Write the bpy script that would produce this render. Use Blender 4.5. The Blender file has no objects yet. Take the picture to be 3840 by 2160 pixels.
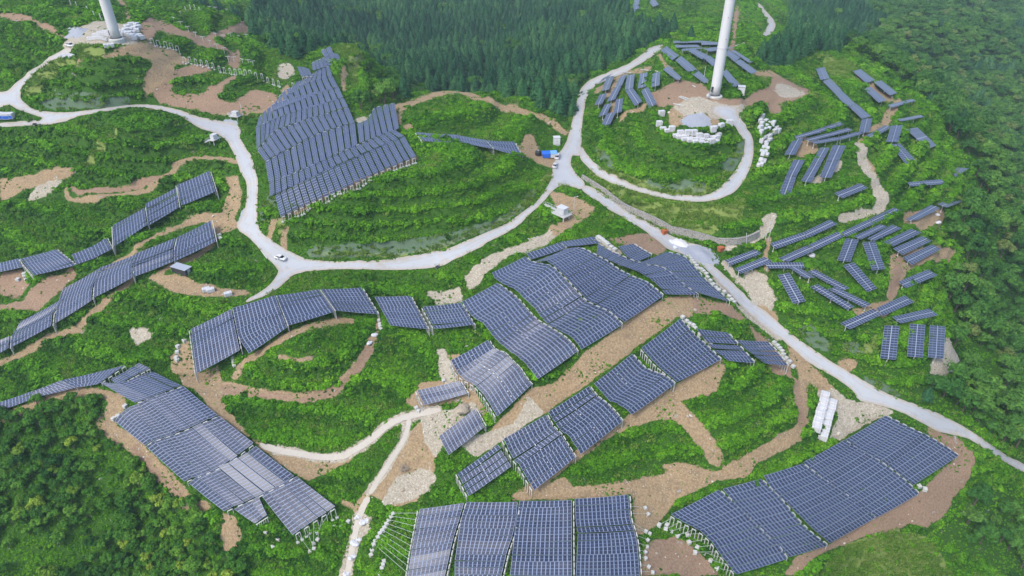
import bpy, math, random
import numpy as np
from mathutils import Vector, Matrix
from mathutils.geometry import delaunay_2d_cdt

rng = np.random.default_rng(11)
random.seed(11)
C = bpy.context.scene.collection

# ------------------------------------------------------------------ camera model
# Survey coordinates: u,v on a 2576 x 1449 sheet of the aerial photograph.
CAMZ = 230.0
PITCH = math.radians(33.4)
FOC = 24.0 / 36.0 * 2576.0
cp, sp = math.cos(PITCH), math.sin(PITCH)

def ray(u, v):
    x = (np.asarray(u, float) - 1288.0) / FOC
    y = (724.5 - np.asarray(v, float)) / FOC
    d = np.stack([x, cp + y * sp, -sp + y * cp], -1)
    return d / np.linalg.norm(d, axis=-1, keepdims=True)

def project(P):
    P = np.asarray(P, float)
    X, Y, Z = P[..., 0], P[..., 1], P[..., 2] - CAMZ
    dep = Y * cp - Z * sp
    up = Y * sp + Z * cp
    dep = np.where(dep < 1.0, 1.0, dep)
    return 1288.0 + FOC * X / dep, 724.5 - FOC * up / dep, dep

# ------------------------------------------------------------------ terrain survey: (u, v, drop below the camera)
CTRL = [
 # front edge
 (-150,1449,176),(0,1449,173),(200,1300,167),(500,1449,170),(700,1449,168),(950,1449,164),(1150,1449,160),(1350,1449,158),
 (1580,1449,160),(1720,1430,165),(1900,1449,174),(2100,1449,184),(2300,1449,192),(2576,1449,208),(2750,1449,215),
 (0,1150,158),(130,1080,150),(300,1200,160),(420,1300,166),(600,1340,160),(330,1110,150),
 # lower left array
 (300,950,140),(150,970,142),(10,1030,146),(390,950,139),(340,1010,143),(460,980,139),(290,1060,146),(450,1100,146),(550,1050,142),
 (640,1120,146),(470,1210,154),(600,1200,151),(740,1200,150),(570,1280,157),(700,1290,156),(840,1275,156),(740,1345,160),
 (820,1200,152),(880,1280,157),(900,1350,160),(980,1150,147),(960,1250,153),(1040,1200,152),
 # bottom centre
 (1056,1281,153),(1170,1264,152),(1305,1262,151.5),(1445,1255,151.5),(1582,1246,152),(1100,1400,158),(1300,1360,155.5),(1450,1370,156),(1600,1360,157.5),
 # bottom right array
 (1690,1295,160),(1807,1234,155),(1918,1202,155),(2020,1164,155),(2125,1107,154),(2225,1046,151),(1853,1444,171),(1984,1405,170),(2085,1370,170),
 (2204,1302,170),(2310,1242,169),(2412,1147,165),(2120,1240,163),(2450,1180,168),(2330,1310,175),(2540,1250,184),(2576,1100,172),(2480,1330,186),
 # lower middle
 (1700,1240,153),(1900,1180,150),(2000,1100,147),(1600,1120,146),(1500,1200,149),(1800,1180,150),(1850,1020,140),(1960,980,140),(2075,1060,148),
 (2160,1000,146),(2350,1050,153),(2500,1120,162),(2060,920,140),
 (1150,1190,148),(1280,1170,146),(1265,1105,143),(1375,1042,137),(1340,1225,150),(1447,1150,146),(1483,972,132),(1565,1060,141),
 (1592,892,127),(1700,965,136),(1712,803,121.5),(1815,905,132.5),(1900,912,137),(1982,920,139),(1850,840,128),
 (1400,960,133),(1600,840,124.5),(1700,770,121),
 (1050,1010,138),(1170,980,134),(1110,1100,142),(1215,1075,141),(1130,1000,137),(1000,1080,141),(900,1140,146),(780,1150,148),
 # central array
 (1162,758,127),(1250,714,120),(1238,685,119),(1322,640,115.5),(1408,610,112.5),(1493,595,112),(1134,906,130),(1228,853,126),(1250,1045,138),(1337,966,132),
 (1450,885,126),(1565,815,122),(1668,745,119),(1380,720,113),(1450,700,111.5),(1520,690,112.5),(1330,800,120),(1420,800,117.5),(1300,890,125.5),
 (1600,680,115.5),(1676,735,119.5),(1758,742,122),(1838,760,124),(1720,645,117),(1590,612,114),(1640,660,117),(1780,690,120.5),
 # arc, left centre
 (480,828,131),(584,774,127.5),(694,741,126),(808,727,126),(912,722,127),(942,746,129),(1031,745,128),(1076,828,131),(982,818,132),(1095,828,130),
 (950,789,131),(842,783,131),(723,820,132.5),(603,882,136),(495,937,141),(500,965,143),
 # knoll inside the arc
 (770,860,127),(900,800,131),(700,900,131),(640,960,139),(620,1000,142),(740,1000,140),(870,940,135),(930,860,133),(780,1090,146),(600,1050,144),
 (680,1100,147),(1000,900,134),(1080,960,136),(960,1010,140),(1110,880,132),
 # road, middle
 (600,430,107),(640,500,113),(620,570,118.5),(700,650,124),(850,668,126),(1000,670,125),(1120,645,121),(1230,600,117),(1330,540,112.5),(1400,470,108.5),
 (1430,400,106),(1450,300,103.5),(1475,230,102.5),(1560,180,103.5),(1650,120,103.5),(560,330,102.5),
 (680,725,126),(500,745,128),(400,700,126.5),(630,740,127.5),
 # big knoll within road loop
 (720,560,113),(760,620,121),(1000,630,120),(1100,600,117),(1250,540,111.5),(1340,480,108),(860,520,107),(1000,480,104),(1150,440,101),(1250,420,102),
 (1150,540,110),(950,580,115),(1050,400,100.5),
 # upper array
 (704,545,112),(760,515,108.5),(850,475,104.5),(950,435,101.5),(1045,392,100),(677,460,108),(650,370,104),(645,310,101.5),(690,262,99),(730,220,96.5),(800,178,93.5),
 (760,400,103),(800,330,100),(850,400,101.5),(895,310,98.5),(875,268,97),(852,218,95.5),(828,166,92.5),(835,120,89.5),(862,150,91.5),(930,350,99.5),(1000,262,97.5),(1000,325,99),
 (900,112,86),(860,118,88),(870,200,94.5),(930,280,100),
 # knoll behind the crest
 (1130,226,98.5),(1090,228,98.8),(1200,290,99.5),(1050,250,100),(1300,290,103),(1400,330,105),(1150,345,101),(1250,365,102.5),(1310,390,104),(1100,330,100.5),(1200,325,101),(1350,350,104.5),
 # tower hill
 (1797,243,88),(1720,230,89),(1860,270,90),(1700,300,92),(1750,310,91),(1660,320,95.5),(1760,375,96.5),(1840,330,95),(1600,300,99),(1560,400,103.5),(1500,350,104),
 (1700,440,105),(1600,460,107.5),(1763,502,110),(1850,470,107.5),(1885,400,102),(1500,425,106.5),(1820,420,104),
 (1560,220,98),(1640,210,95),(1700,150,94),(1780,125,93.5),(1700,115,95),(1860,140,94),(1880,190,92.5),(1960,220,93.5),(2010,240,95),(1930,170,96),(1530,290,101),
 (1920,300,96),(1930,350,100),(1910,400,103),
 # slope right of the lower road
 (1480,450,107.5),(1600,540,114),(1700,600,118.5),(1770,650,120.5),(1860,740,126),(1960,830,133),(1700,550,112.5),(1850,560,112),(1900,600,116.5),(1800,610,117.5),
 (1500,520,111),(1560,600,114.5),(1410,540,112),(1350,600,115),(1640,600,116),
 # right cluster
 (1960,490,109.5),(2000,450,107.5),(2050,400,105.5),(2100,420,107),(2000,360,103),(2060,330,102),(2150,320,103),(2080,190,103),(2120,240,103),(2180,300,104),(2180,200,105.5),
 (2250,240,109),(2300,260,112),(2330,310,113),(2250,340,107),(2330,350,113.5),(2280,390,111),(2210,480,111.5),(2150,480,110.5),(2350,440,118),(2400,440,121),(2420,500,126),(2330,530,121),
 (2000,620,118),(2100,570,115.5),(2250,530,117),(2200,590,119.5),(2300,620,125),(2330,650,128),(2150,650,120),(1960,660,120),(1880,680,121.5),
 (2000,740,125),(2100,720,124),(2180,700,124),(2080,760,127),(2200,800,129.5),(2310,700,131),(2300,800,134),(2240,870,134.5),(2310,860,136.5),(2360,860,139),
 (2040,850,133.5),(2150,880,136),(2250,970,143),(2390,920,146),(2250,440,112),(1950,560,114),(1980,800,130),(2100,820,130),
 # woods on the right
 (2440,330,150),(2440,440,134),(2500,600,158),(2480,700,156),(2460,820,158),(2576,900,180),(2500,980,170),(2576,1000,182),(2576,700,176),(2576,500,182),(2450,560,140),(2400,640,137),
 (2300,180,128),(2400,250,150),(2200,150,118),(2576,300,190),(2500,200,172),(2576,150,175),(2400,120,150),(2500,60,160),(2250,100,145),(2150,60,140),(2050,130,118),
 (2050,30,135),(1960,60,122),(1920,90,112),(1900,40,119),(1880,0,122),(2300,10,150),(2450,0,160),(1700,40,120),(1640,10,119),(1800,20,119),(1750,75,110),
 # valley woods top centre
 (950,180,118),(980,250,114),(1020,210,124),(1060,160,136),(1100,100,141),(1000,100,140),(1200,180,136),(1300,230,124),(1400,270,115),(1200,60,143),(1100,20,142),(1300,120,142),
 (1400,180,132),(1450,60,139),(1550,100,127),(1500,0,139),(1300,0,144),(900,60,130),(900,10,136),(800,60,124),(750,100,116),(700,30,118),(800,0,131),(820,100,112),
 (1420,230,116),(1350,260,114),(1600,60,124),(1540,140,114),
 # upper left
 (293,100,74.5),(240,90,75.5),(190,90,76.5),(340,80,76.5),(180,120,78),(100,160,86),(50,210,92),(30,250,95.5),(110,275,97),(200,285,98),(350,265,99),(450,285,101),(10,305,99.5),
 (240,180,84),(130,210,91),(330,170,84),(200,245,93.5),(370,160,83.5),(420,200,91),(500,220,94.5),(600,250,98.5),(670,270,100),(560,210,93),(480,155,88),(600,190,92.5),(700,210,96),
 (390,70,78.5),(480,100,83.5),(560,140,89),(640,165,94),(720,190,96.5),(400,130,82),(560,40,90),(640,60,98),(500,20,92),(600,110,92),(420,30,84),(690,140,101),
 (0,30,78),(60,100,82),(30,170,92),(100,30,79),(200,20,81),(300,10,85),(140,90,79),(-80,120,92),(-80,260,101),(-120,20,85),(-100,330,107),(350,30,82),
 (360,300,98.5),(330,340,99),(280,370,104),(450,370,104),(510,400,108),(350,430,111.5),(220,450,114),(130,460,115),(20,490,118),(60,380,110),(0,420,114),(180,380,106),(100,340,104),(420,330,101.5),
 (300,490,116.5),(480,400,108.5),(190,480,117),(-60,540,124),
 (285,567,119.5),(362,520,117),(442,471,114.5),(526,431,111.5),(541,482,115),(450,520,117.5),(370,567,120.5),(289,618,123.5),(190,560,121),(80,600,125),(0,560,124),
 (266,600,121.5),(181,640,124.5),(139,626,124.5),(51,650,127),(85,693,130.5),(191,666,127.5),(280,626,124.5),(0,680,130),(-60,690,131),
 (530,554,119),(541,607,122.5),(443,595,120.5),(437,657,124.5),(340,637,122.5),(334,698,127.5),(250,676,125.5),(236,750,131),(158,725,128.5),(139,813,136),(55,808,135),(26,873,140.5),(-20,885,141),
 (430,560,119),(360,590,121),(560,600,121),(560,500,115.5),(600,650,124),(150,700,129),(50,760,133),(460,682,125.5),(560,690,125),
 (400,760,130),(300,760,131),(340,840,135),(200,850,138),(450,850,134),(100,930,143.5),(300,900,138.5),(430,920,140.5),(0,980,147),
]
CTRL = np.array(CTRL, float)

# world height grid
GX0, GX1, GY0, GY1, GS = -640.0, 780.0, 40.0, 1000.0, 1.0
def build_heights():
    d = ray(CTRL[:, 0], CTRL[:, 1])
    t = -CTRL[:, 2] / d[:, 2]
    P = d * t[:, None]
    xy = P[:, :2]; z = -CTRL[:, 2]
    extra = []
    for x in range(-900, 901, 150):
        extra.append((x, 1150, -140 + 10 * math.sin(x * .01)))
        extra.append((x, 1500, -120))
    for y in range(-50, 1000, 130):
        extra.append((-660 - 0.2 * y, y, -150)); extra.append((700 + .2 * y, y, -190))
    for x in range(-400, 401, 100):
        extra.append((x, 20, -190))
    extra = np.array(extra, float)
    xy = np.vstack([xy, extra[:, :2]]); z = np.concatenate([z, extra[:, 2]])
    S = 100.0
    q = xy / S
    n = len(q)
    def phi(r2):
        return np.where(r2 > 1e-12, 0.5 * r2 * np.log(np.maximum(r2, 1e-12)), 0.0)
    K = phi(((q[:, None] - q[None]) ** 2).sum(-1)) + np.eye(n) * 0.004
    A = np.zeros((n + 3, n + 3)); A[:n, :n] = K
    A[:n, n] = 1; A[:n, n + 1:] = q; A[n, :n] = 1; A[n + 1:, :n] = q.T
    w = np.linalg.solve(A, np.concatenate([z, np.zeros(3)]))
    gs = 4.0
    gx = np.arange(GX0, GX1 + gs, gs); gy = np.arange(GY0, GY1 + gs, gs)
    XX, YY = np.meshgrid(gx, gy)
    g = np.stack([XX.ravel(), YY.ravel()], -1) / S
    out = np.zeros(len(g))
    for i in range(0, len(g), 8000):
        b = g[i:i + 8000]
        out[i:i + 8000] = phi(((b[:, None] - q[None]) ** 2).sum(-1)) @ w[:n] + w[n] + b @ w[n + 1:]
    coarse = out.reshape(XX.shape)
    # bicubic-like upsample (bilinear then blur)
    fx = np.arange(GX0, GX1 + .5 * GS, GS); fy = np.arange(GY0, GY1 + .5 * GS, GS)
    def bil(G, x, y, x0, y0, s):
        i = np.clip((x - x0) / s, 0, G.shape[1] - 1.001); j = np.clip((y - y0) / s, 0, G.shape[0] - 1.001)
        i0 = i.astype(int); j0 = j.astype(int); a = i - i0; b = j - j0
        return (G[j0, i0] * (1 - a) * (1 - b) + G[j0, i0 + 1] * a * (1 - b) + G[j0 + 1, i0] * (1 - a) * b + G[j0 + 1, i0 + 1] * a * b)
    FX, FY = np.meshgrid(fx, fy)
    H = bil(coarse, FX, FY, GX0, GY0, gs)
    return blur(H, 3)

def blur(G, r, n=2):
    G = G.astype(float)
    for _ in range(n):
        for ax in (0, 1):
            pad = [(0, 0)] * G.ndim; pad[ax] = (r + 1, r)
            c = np.cumsum(np.pad(G, pad, mode='edge'), axis=ax)
            sl1 = [slice(None)] * G.ndim; sl2 = [slice(None)] * G.ndim
            sl1[ax] = slice(2 * r + 1, None); sl2[ax] = slice(0, -(2 * r + 1))
            G = (c[tuple(sl1)] - c[tuple(sl2)]) / (2 * r + 1)
    return G

def sample(G, x, y):
    i = np.clip((np.asarray(x, float) - GX0) / GS, 0, G.shape[1] - 1.001)
    j = np.clip((np.asarray(y, float) - GY0) / GS, 0, G.shape[0] - 1.001)
    i0 = i.astype(int); j0 = j.astype(int); a = i - i0; b = j - j0
    return (G[j0, i0] * (1 - a) * (1 - b) + G[j0, i0 + 1] * a * (1 - b) + G[j0 + 1, i0] * (1 - a) * b + G[j0 + 1, i0 + 1] * a * b)

HS = build_heights() + CAMZ            # smooth survey surface, absolute z

def unproject(u, v, off=0.0, G=None):
    """where the sight line through survey point (u,v) meets the ground raised by off"""
    G = HS if G is None else G
    u = np.atleast_1d(np.asarray(u, float)); v = np.atleast_1d(np.asarray(v, float))
    d = ray(u, v)
    N = len(u); lo = np.full(N, 90.0); hi = np.full(N, 1400.0); done = np.zeros(N, bool)
    for s in np.arange(92.0, 1400.0, 2.0):
        act = ~done
        if not act.any(): break
        p = d[act] * s
        below = p[:, 2] + CAMZ < sample(G, p[:, 0], p[:, 1]) + off
        idx = np.where(act)[0][below]
        lo[idx] = s - 2.0; hi[idx] = s; done[idx] = True
    for _ in range(14):
        m = .5 * (lo + hi); p = d * m[:, None]
        below = p[:, 2] + CAMZ < sample(G, p[:, 0], p[:, 1]) + off
        hi = np.where(below, m, hi); lo = np.where(below, lo, m)
    P = d * hi[:, None]; P[:, 2] += CAMZ
    return P

def noise2(x, y, scale, seed=0):
    """smooth value noise, numpy"""
    r = np.random.default_rng(seed + 1000)
    T = r.random((256, 256))
    X = np.asarray(x) / scale; Y = np.asarray(y) / scale
    i = np.floor(X).astype(int); j = np.floor(Y).astype(int)
    a = X - i; b = Y - j
    a = a * a * (3 - 2 * a); b = b * b * (3 - 2 * b)
    g = lambda ii, jj: T[jj % 256, ii % 256]
    return (g(i, j) * (1 - a) + g(i + 1, j) * a) * (1 - b) + (g(i, j + 1) * (1 - a) + g(i + 1, j + 1) * a) * b
# ------------------------------------------------------------------ survey of surfaces (u,v outlines)
ROADS = {
'upper_left': [(163,121),(187,127),(150,147),(112,165),(82,190),(57,218),(50,236),(53,252),(70,268),(95,278),(160,286),(225,277),(300,265),(355,261),(400,265),(450,277),(488,292),(520,300),(560,306),(597,309),(606,330),(603,348),(620,375),(633,392),(640,420),(650,455),(648,500),(648,562),(659,590),(689,607),(724,632),(774,652),(831,657),(976,656),(1119,630),(1219,587),(1288,555),(1320,532),(1363,495),(1385,457),(1388,437),(1390,412),(1408,382),(1425,358),(1435,322),(1448,275),(1455,232),(1473,207),(1505,192),(1575,165),(1620,135),(1640,115),(1673,112),(1658,130),(1620,155),(1580,180),(1527,201),(1503,212),(1484,230),(1473,250),(1468,287),(1464,325),(1463,362),(1460,392),(1448,390),(1438,392),(1435,412),(1448,437),(1475,462),(1463,480),(1438,470),(1418,465),(1395,475),(1350,527),(1288,580),(1219,615),(1131,662),(1079,677),(994,682),(881,678),(784,682),(739,690),(722,704),(700,724),(672,742),(640,753),(617,762),(622,752),(648,738),(672,722),(698,694),(701,677),(669,648),(644,617),(620,592),(592,573),(608,545),(620,515),(622,480),(620,457),(606,437),(598,412),(588,385),(572,355),(545,335),(500,322),(450,295),(395,278),(355,271),(320,275),(287,278),(212,293),(175,303),(125,313),(60,317),(0,322),(-70,326),(-70,312),(0,309),(60,305),(118,301),(80,288),(45,275),(18,262),(-10,275),(-70,272),(-70,226),(0,232),(24,226),(50,200),(82,175),(120,150)],
'tower_loop': [(1463,362),(1473,382),(1505,422),(1558,450),(1620,474),(1688,490),(1763,492),(1808,479),(1845,437),(1868,400),(1875,362),(1868,345),(1848,318),(1818,297),(1790,284),(1800,262),(1850,268),(1858,292),(1885,328),(1897,362),(1895,395),(1883,437),(1860,472),(1825,497),(1763,512),(1688,505),(1613,487),(1538,460),(1495,437),(1460,402),(1458,385)],
'right_road': [(1466,470),(1478,463),(1538,502),(1600,545),(1650,572),(1670,582),(1713,605),(1750,615),(1788,632),(1791,642),(1782,656),(1797,672),(1825,695),(1858,724),(1895,764),(1932,786),(1982,834),(2082,904),(2157,949),(2244,997),(2357,1037),(2432,1072),(2494,1112),(2576,1160),(2660,1212),(2660,1236),(2576,1182),(2494,1132),(2432,1096),(2369,1090),(2332,1071),(2269,1036),(2210,1018),(2157,1008),(2152,988),(2107,951),(2032,914),(1982,864),(1932,831),(1863,770),(1825,726),(1803,706),(1778,678),(1745,655),(1728,642),(1678,627),(1663,610),(1613,577),(1570,547),(1523,522),(1493,502),(1462,480)],
'far_road': [(1908,5),(1925,28),(1948,52),(1952,70),(1935,92),(1916,102),(1910,95),(1924,80),(1932,65),(1926,45),(1910,22),(1900,5)],
'far_spur': [(1848,112),(1876,109),(1870,118),(1850,124)],
}
# bare soil: (kind, points, width)   kind: d=tan dirt, r=red soil, p=pale rubble, n=erosion net, l=light grass, g=gravel
POLY = [
 ('p',[(190,80),(240,55),(330,62),(360,95),(340,110),(300,112),(250,112),(190,126),(160,120),(165,95)]),
 ('r',[(350,60),(385,48),(430,62),(460,80),(520,95),(570,125),(575,135),(520,120),(470,100),(400,75),(375,110),(360,95)]),
 ('d',[(310,120),(350,105),(390,112),(440,130),(480,150),(470,165),(440,160),(440,200),(380,230),(370,250),(362,235),(365,200),(385,160),(350,140),(300,140),(200,165),(190,160),(280,138)]),
 ('r',[(380,235),(440,180),(490,165),(540,175),(500,185),(440,200),(430,225),(440,245),(500,238),(540,220),(590,190),(600,200),(560,225),(545,255),(590,262),(620,240),(640,225),(700,240),(690,270),(620,285),(540,285),(450,270),(400,258)]),
 ('r',[(520,90),(560,75),(620,50),(655,55),(620,72),(560,95),(530,100)]),
 ('r',[(600,40),(645,38),(655,55),(610,60)]),
 ('r',[(570,135),(600,125),(610,165),(590,175),(575,160)]),
 ('p',[(700,170),(735,165),(745,182),(715,200),(700,190)]),
 ('d',[(863,170),(873,175),(868,215),(872,240),(862,225),(858,200)]),
 ('d',[(995,262),(1020,255),(1120,225),(1080,235),(1030,262),(1005,285),(1015,330),(1050,335),(1030,315),(1000,320),(993,300)]),
 ('p',[(890,298),(935,292),(920,304),(900,312)]),
 ('d',[(1320,350),(1345,350),(1355,380),(1400,395),(1395,425),(1360,415),(1330,390),(1310,365)]),
 ('r',[(1620,250),(1690,205),(1760,210),(1800,245),(1860,255),(1900,235),(1935,220),(1945,190),(1990,205),(2035,225),(2035,245),(1990,255),(1955,255),(1970,285),(1940,285),(1920,255),(1870,270),(1850,285),(1790,290),(1740,265),(1690,270),(1640,265)]),
 ('p',[(1760,245),(1850,268),(1880,262),(1850,300),(1800,295),(1770,285),(1720,290),(1690,270),(1720,255)]),
 ('d',[(1690,270),(1760,280),(1810,300),(1815,320),(1760,325),(1690,322),(1680,300)]),
 ('g',[(1724,303),(1745,290),(1770,285),(1790,300),(1775,312),(1750,316)]),
 ('p',[(1955,212),(1975,215),(2010,228),(2030,240),(1990,247),(1960,242),(1950,225)]),
 ('g',[(170,75),(195,70),(215,85),(195,95),(172,92)]),
 ('g',[(1728,632),(1765,627),(1788,633),(1792,648),(1770,655),(1740,650)]),
 ('g',[(560,300),(597,305),(605,340),(575,345)]),
 ('g',[(610,525),(640,510),(645,560),(610,580),(595,570)]),
 ('d',[(1380,480),(1480,515),(1500,525),(1440,575),(1400,600),(1350,605),(1380,580),(1420,560)]),
 ('p',[(1230,640),(1290,625),(1350,598),(1380,580),(1400,605),(1330,632),(1260,655),(1235,680),(1180,740),(1165,700)]),
 ('r',[(1510,590),(1560,600),(1650,585),(1680,632),(1650,640),(1600,625),(1550,612)]),
 ('p',[(1070,735),(1160,725),(1165,760),(1100,770),(1075,750)]),
 ('d',[(1620,775),(1670,750),(1745,745),(1742,800),(1700,800),(1560,905),(1480,965),(1370,1040),(1260,1110),(1210,1110),(1330,980),(1400,960),(1470,890),(1560,820)]),
 ('p',[(1150,1110),(1215,1090),(1290,1070),(1330,1000),(1340,1010),(1370,1040),(1260,1110),(1200,1150)]),
 ('d',[(1180,895),(1110,890),(1120,960),(1060,960),(1020,1010),(1050,1030),(1180,1000),(1220,1050),(1150,1110),(1060,1060),(1020,1100),(985,1160),(950,1205),(935,1250),(970,1262),(1000,1275),(1050,1258),(1090,1200),(1100,1130),(1190,1010),(1200,990),(1180,950)]),
 ('d',[(1105,1070),(1080,1130),(1020,1180),(1000,1190),(1040,1110)]),
 ('r',[(1742,745),(1830,765),(1870,800),(1930,860),(1990,920),(1985,940),(2010,960),(2020,1020),(2030,1080),(2010,1080),(2000,1000),(1990,950),(1940,935),(1880,810),(1800,790),(1745,790)]),
 ('d',[(1980,850),(2010,900),(2050,930),(2100,985),(2110,1000),(2070,990),(2020,945),(1990,920)]),
 ('d',[(1810,905),(1830,915),(1800,990),(1700,1010),(1720,1040),(1760,1080),(1800,1140),(1815,1175),(1790,1170),(1740,1100),(1690,1050),(1640,1060),(1600,1070),(1520,1110),(1450,1160),(1400,1200),(1345,1235),(1380,1255),(1300,1262),(1280,1255),(1340,1210),(1440,1140),(1560,1060),(1700,968)]),
 ('d',[(1340,1235),(1420,1200),(1440,1225),(1560,1215),(1680,1190),(1660,1165),(1720,1165),(1800,1190),(1900,1130),(2000,1075),(2020,1110),(1960,1140),(1900,1170),(1880,1200),(1800,1210),(1700,1260),(1640,1330),(1600,1350),(1590,1245),(1400,1258),(1340,1258)]),
 ('r',[(1640,1360),(1700,1350),(1760,1390),(1810,1449),(1610,1449),(1620,1390)]),
 ('r',[(2320,1065),(2350,1080),(2420,1110),(2455,1150),(2440,1200),(2400,1250),(2380,1290),(2330,1330),(2290,1315),(2240,1340),(2200,1340),(2050,1400),(2000,1449),(1970,1449),(2000,1405),(2080,1372),(2200,1300),(2310,1240),(2410,1150),(2350,1105)]),
 ('p',[(2055,985),(2100,980),(2130,1005),(2200,1015),(2260,1035),(2230,1045),(2160,1080),(2110,1110),(2085,1110),(2110,1040),(2060,1015)]),
 ('p',[(2345,890),(2385,845),(2425,890),(2430,920),(2380,940),(2360,970),(2335,960),(2345,925)]),
 ('d',[(2110,905),(2140,900),(2160,915),(2140,935),(2110,920)]),
 ('d',[(2240,640),(2300,630),(2360,620),(2400,640),(2395,660),(2330,660),(2280,680),(2260,730),(2240,760),(2230,740),(2235,700)]),
 ('d',[(2270,540),(2360,520),(2375,545),(2365,570),(2320,580),(2275,560)]),
 ('p',[(2150,360),(2175,365),(2185,420),(2220,470),(2235,510),(2215,540),(2200,520),(2195,470),(2165,420),(2150,390)]),
 ('p',[(2100,550),(2140,540),(2200,525),(2230,530),(2190,545),(2120,560)]),
 ('d',[(2225,285),(2260,250),(2270,270),(2245,300),(2230,320),(2200,330),(2185,325),(2215,310)]),
 ('d',[(2145,180),(2170,195),(2230,240),(2250,245),(2240,260),(2200,245),(2160,210)]),
 ('d',[(1985,350),(2050,350),(2060,380),(2030,400),(2000,390)]),
 ('p',[(2030,455),(2060,440),(2110,430),(2120,410),(2100,400),(2080,440),(2060,465)]),
 ('p',[(1870,680),(1930,690),(1940,730),(1960,760),(1900,770),(1880,720)]),
 ('d',[(1900,790),(1950,780),(1960,800),(1940,840),(1910,810)]),
 ('d',[(2140,780),(2200,760),(2240,755),(2230,800),(2180,800),(2160,810)]),
 ('p',[(1920,545),(1950,535),(1960,560),(1930,590),(1905,610),(1810,635),(1815,625),(1900,600)]),
 ('d',[(0,460),(60,445),(150,425),(190,432),(180,445),(140,455),(60,480),(0,510)]),
 ('p',[(95,470),(150,450),(165,455),(140,480),(80,510),(70,500)]),
 ('d',[(500,560),(545,540),(590,545),(600,570),(560,590),(545,600),(520,560)]),
 ('d',[(560,440),(600,445),(610,490),(595,540),(570,560),(560,520),(580,480)]),
 ('p',[(325,830),(375,822),(380,850),(345,870),(330,850)]),
 ('d',[(380,700),(450,690),(500,715),(640,735),(600,745),(500,745),(430,735),(400,710)]),
 ('d',[(430,900),(470,850),(480,880),(500,940),(550,920),(560,970),(650,990),(640,1005),(545,990),(530,1000),(540,1050),(510,1000),(470,960),(430,930)]),
 ('d',[(540,1000),(560,1010),(610,1080),(640,1105),(800,1160),(860,1150),(870,1165),(800,1185),(740,1195),(640,1115),(560,1050)]),
 ('d',[(560,1290),(590,1295),(610,1340),(590,1400),(570,1400),(555,1340)]),
 ('d',[(740,1190),(800,1175),(860,1170),(800,1200),(770,1210)]),
 ('d',[(850,1250),(890,1270),(900,1290),(860,1265)]),
 ('r',[(0,690),(60,680),(80,720),(40,750),(0,740)]),
 ('r',[(120,700),(180,675),(195,690),(150,735),(100,780),(0,785),(60,770),(110,740)]),
 ('n',[(770,628),(800,620),(950,612),(1080,600),(1180,572),(1250,555),(1300,522),(1340,475),(1350,485),(1310,540),(1220,585),(1120,620),(1000,645),(830,648),(780,645)]),
 ('n',[(1495,375),(1530,392),(1560,430),(1545,440),(1510,410)]),
 ('n',[(1610,455),(1680,470),(1740,452),(1780,455),(1770,485),(1700,482),(1640,472)]),
 ('n',[(1500,380),(1520,392),(1545,430),(1530,430)]),
 ('n',[(1800,420),(1850,385),(1868,345),(1876,352),(1868,395),(1840,432)]),
 ('n',[(100,250),(140,238),(210,235),(330,250),(320,268),(220,272),(130,275),(105,265)]),
 ('n',[(2005,825),(2040,815),(2090,865),(2085,885),(2040,870)]),
 ('n',[(2120,860),(2150,855),(2180,890),(2150,895),(2125,885)]),
 ('n',[(2170,945),(2210,955),(2260,985),(2270,998),(2220,985),(2180,965)]),
 ('n',[(700,470),(712,480),(690,520),(660,560),(655,545),(660,510)]),
 ('l',[(195,118),(230,113),(265,118),(265,140),(230,155),(200,158),(205,140)]),
 ('l',[(760,640),(1000,648),(1120,622),(1300,545),(1388,440),(1385,425),(1290,540),(1120,612),(1000,640),(800,632)]),
 ('l',[(2180,860),(2205,840),(2215,850),(2190,890),(2150,900)]),
 ('l',[(120,160),(150,145),(200,160),(140,200),(90,240),(60,240),(70,210)]),
 ('l',[(300,330),(330,300),(270,370),(220,430),(205,425),(250,360)]),
 ('l',[(840,115),(900,98),(930,110),(920,150),(900,240),(880,180),(860,140)]),
 ('l',[(2070,155),(2130,160),(2160,180),(2100,190),(2075,175)]),
 ('l',[(2040,1449),(2130,1370),(2240,1330),(2330,1350),(2400,1449)]),
 ('l',[(1480,480),(1560,520),(1660,575),(1760,600),(1860,560),(1880,500),(1820,520),(1700,510),(1580,480),(1500,450)]),
 ('l',[(1480,430),(1560,470),(1700,500),(1800,480),(1780,470),(1690,480),(1600,455),(1520,425)]),
 ('l',[(700,540),(800,480),(720,560),(700,600)]),
]
POLY += [('p',[(1000,1200),(1060,1180),(1100,1195),(1085,1235),(1020,1262),(960,1270),(975,1235)]),
 ('p',[(1060,1050),(1130,1035),(1190,1010),(1215,1040),(1200,1070),(1150,1080),(1120,1110),(1095,1150),(1070,1110)]),
 ('p',[(1095,880),(1122,880),(1142,930),(1152,962),(1130,977),(1105,950)]),
 ('d',[(1150,1005),(1195,985),(1225,1040),(1190,1060)]), ('p',[(905,1290),(935,1300),(925,1350),(900,1340)])]
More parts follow.
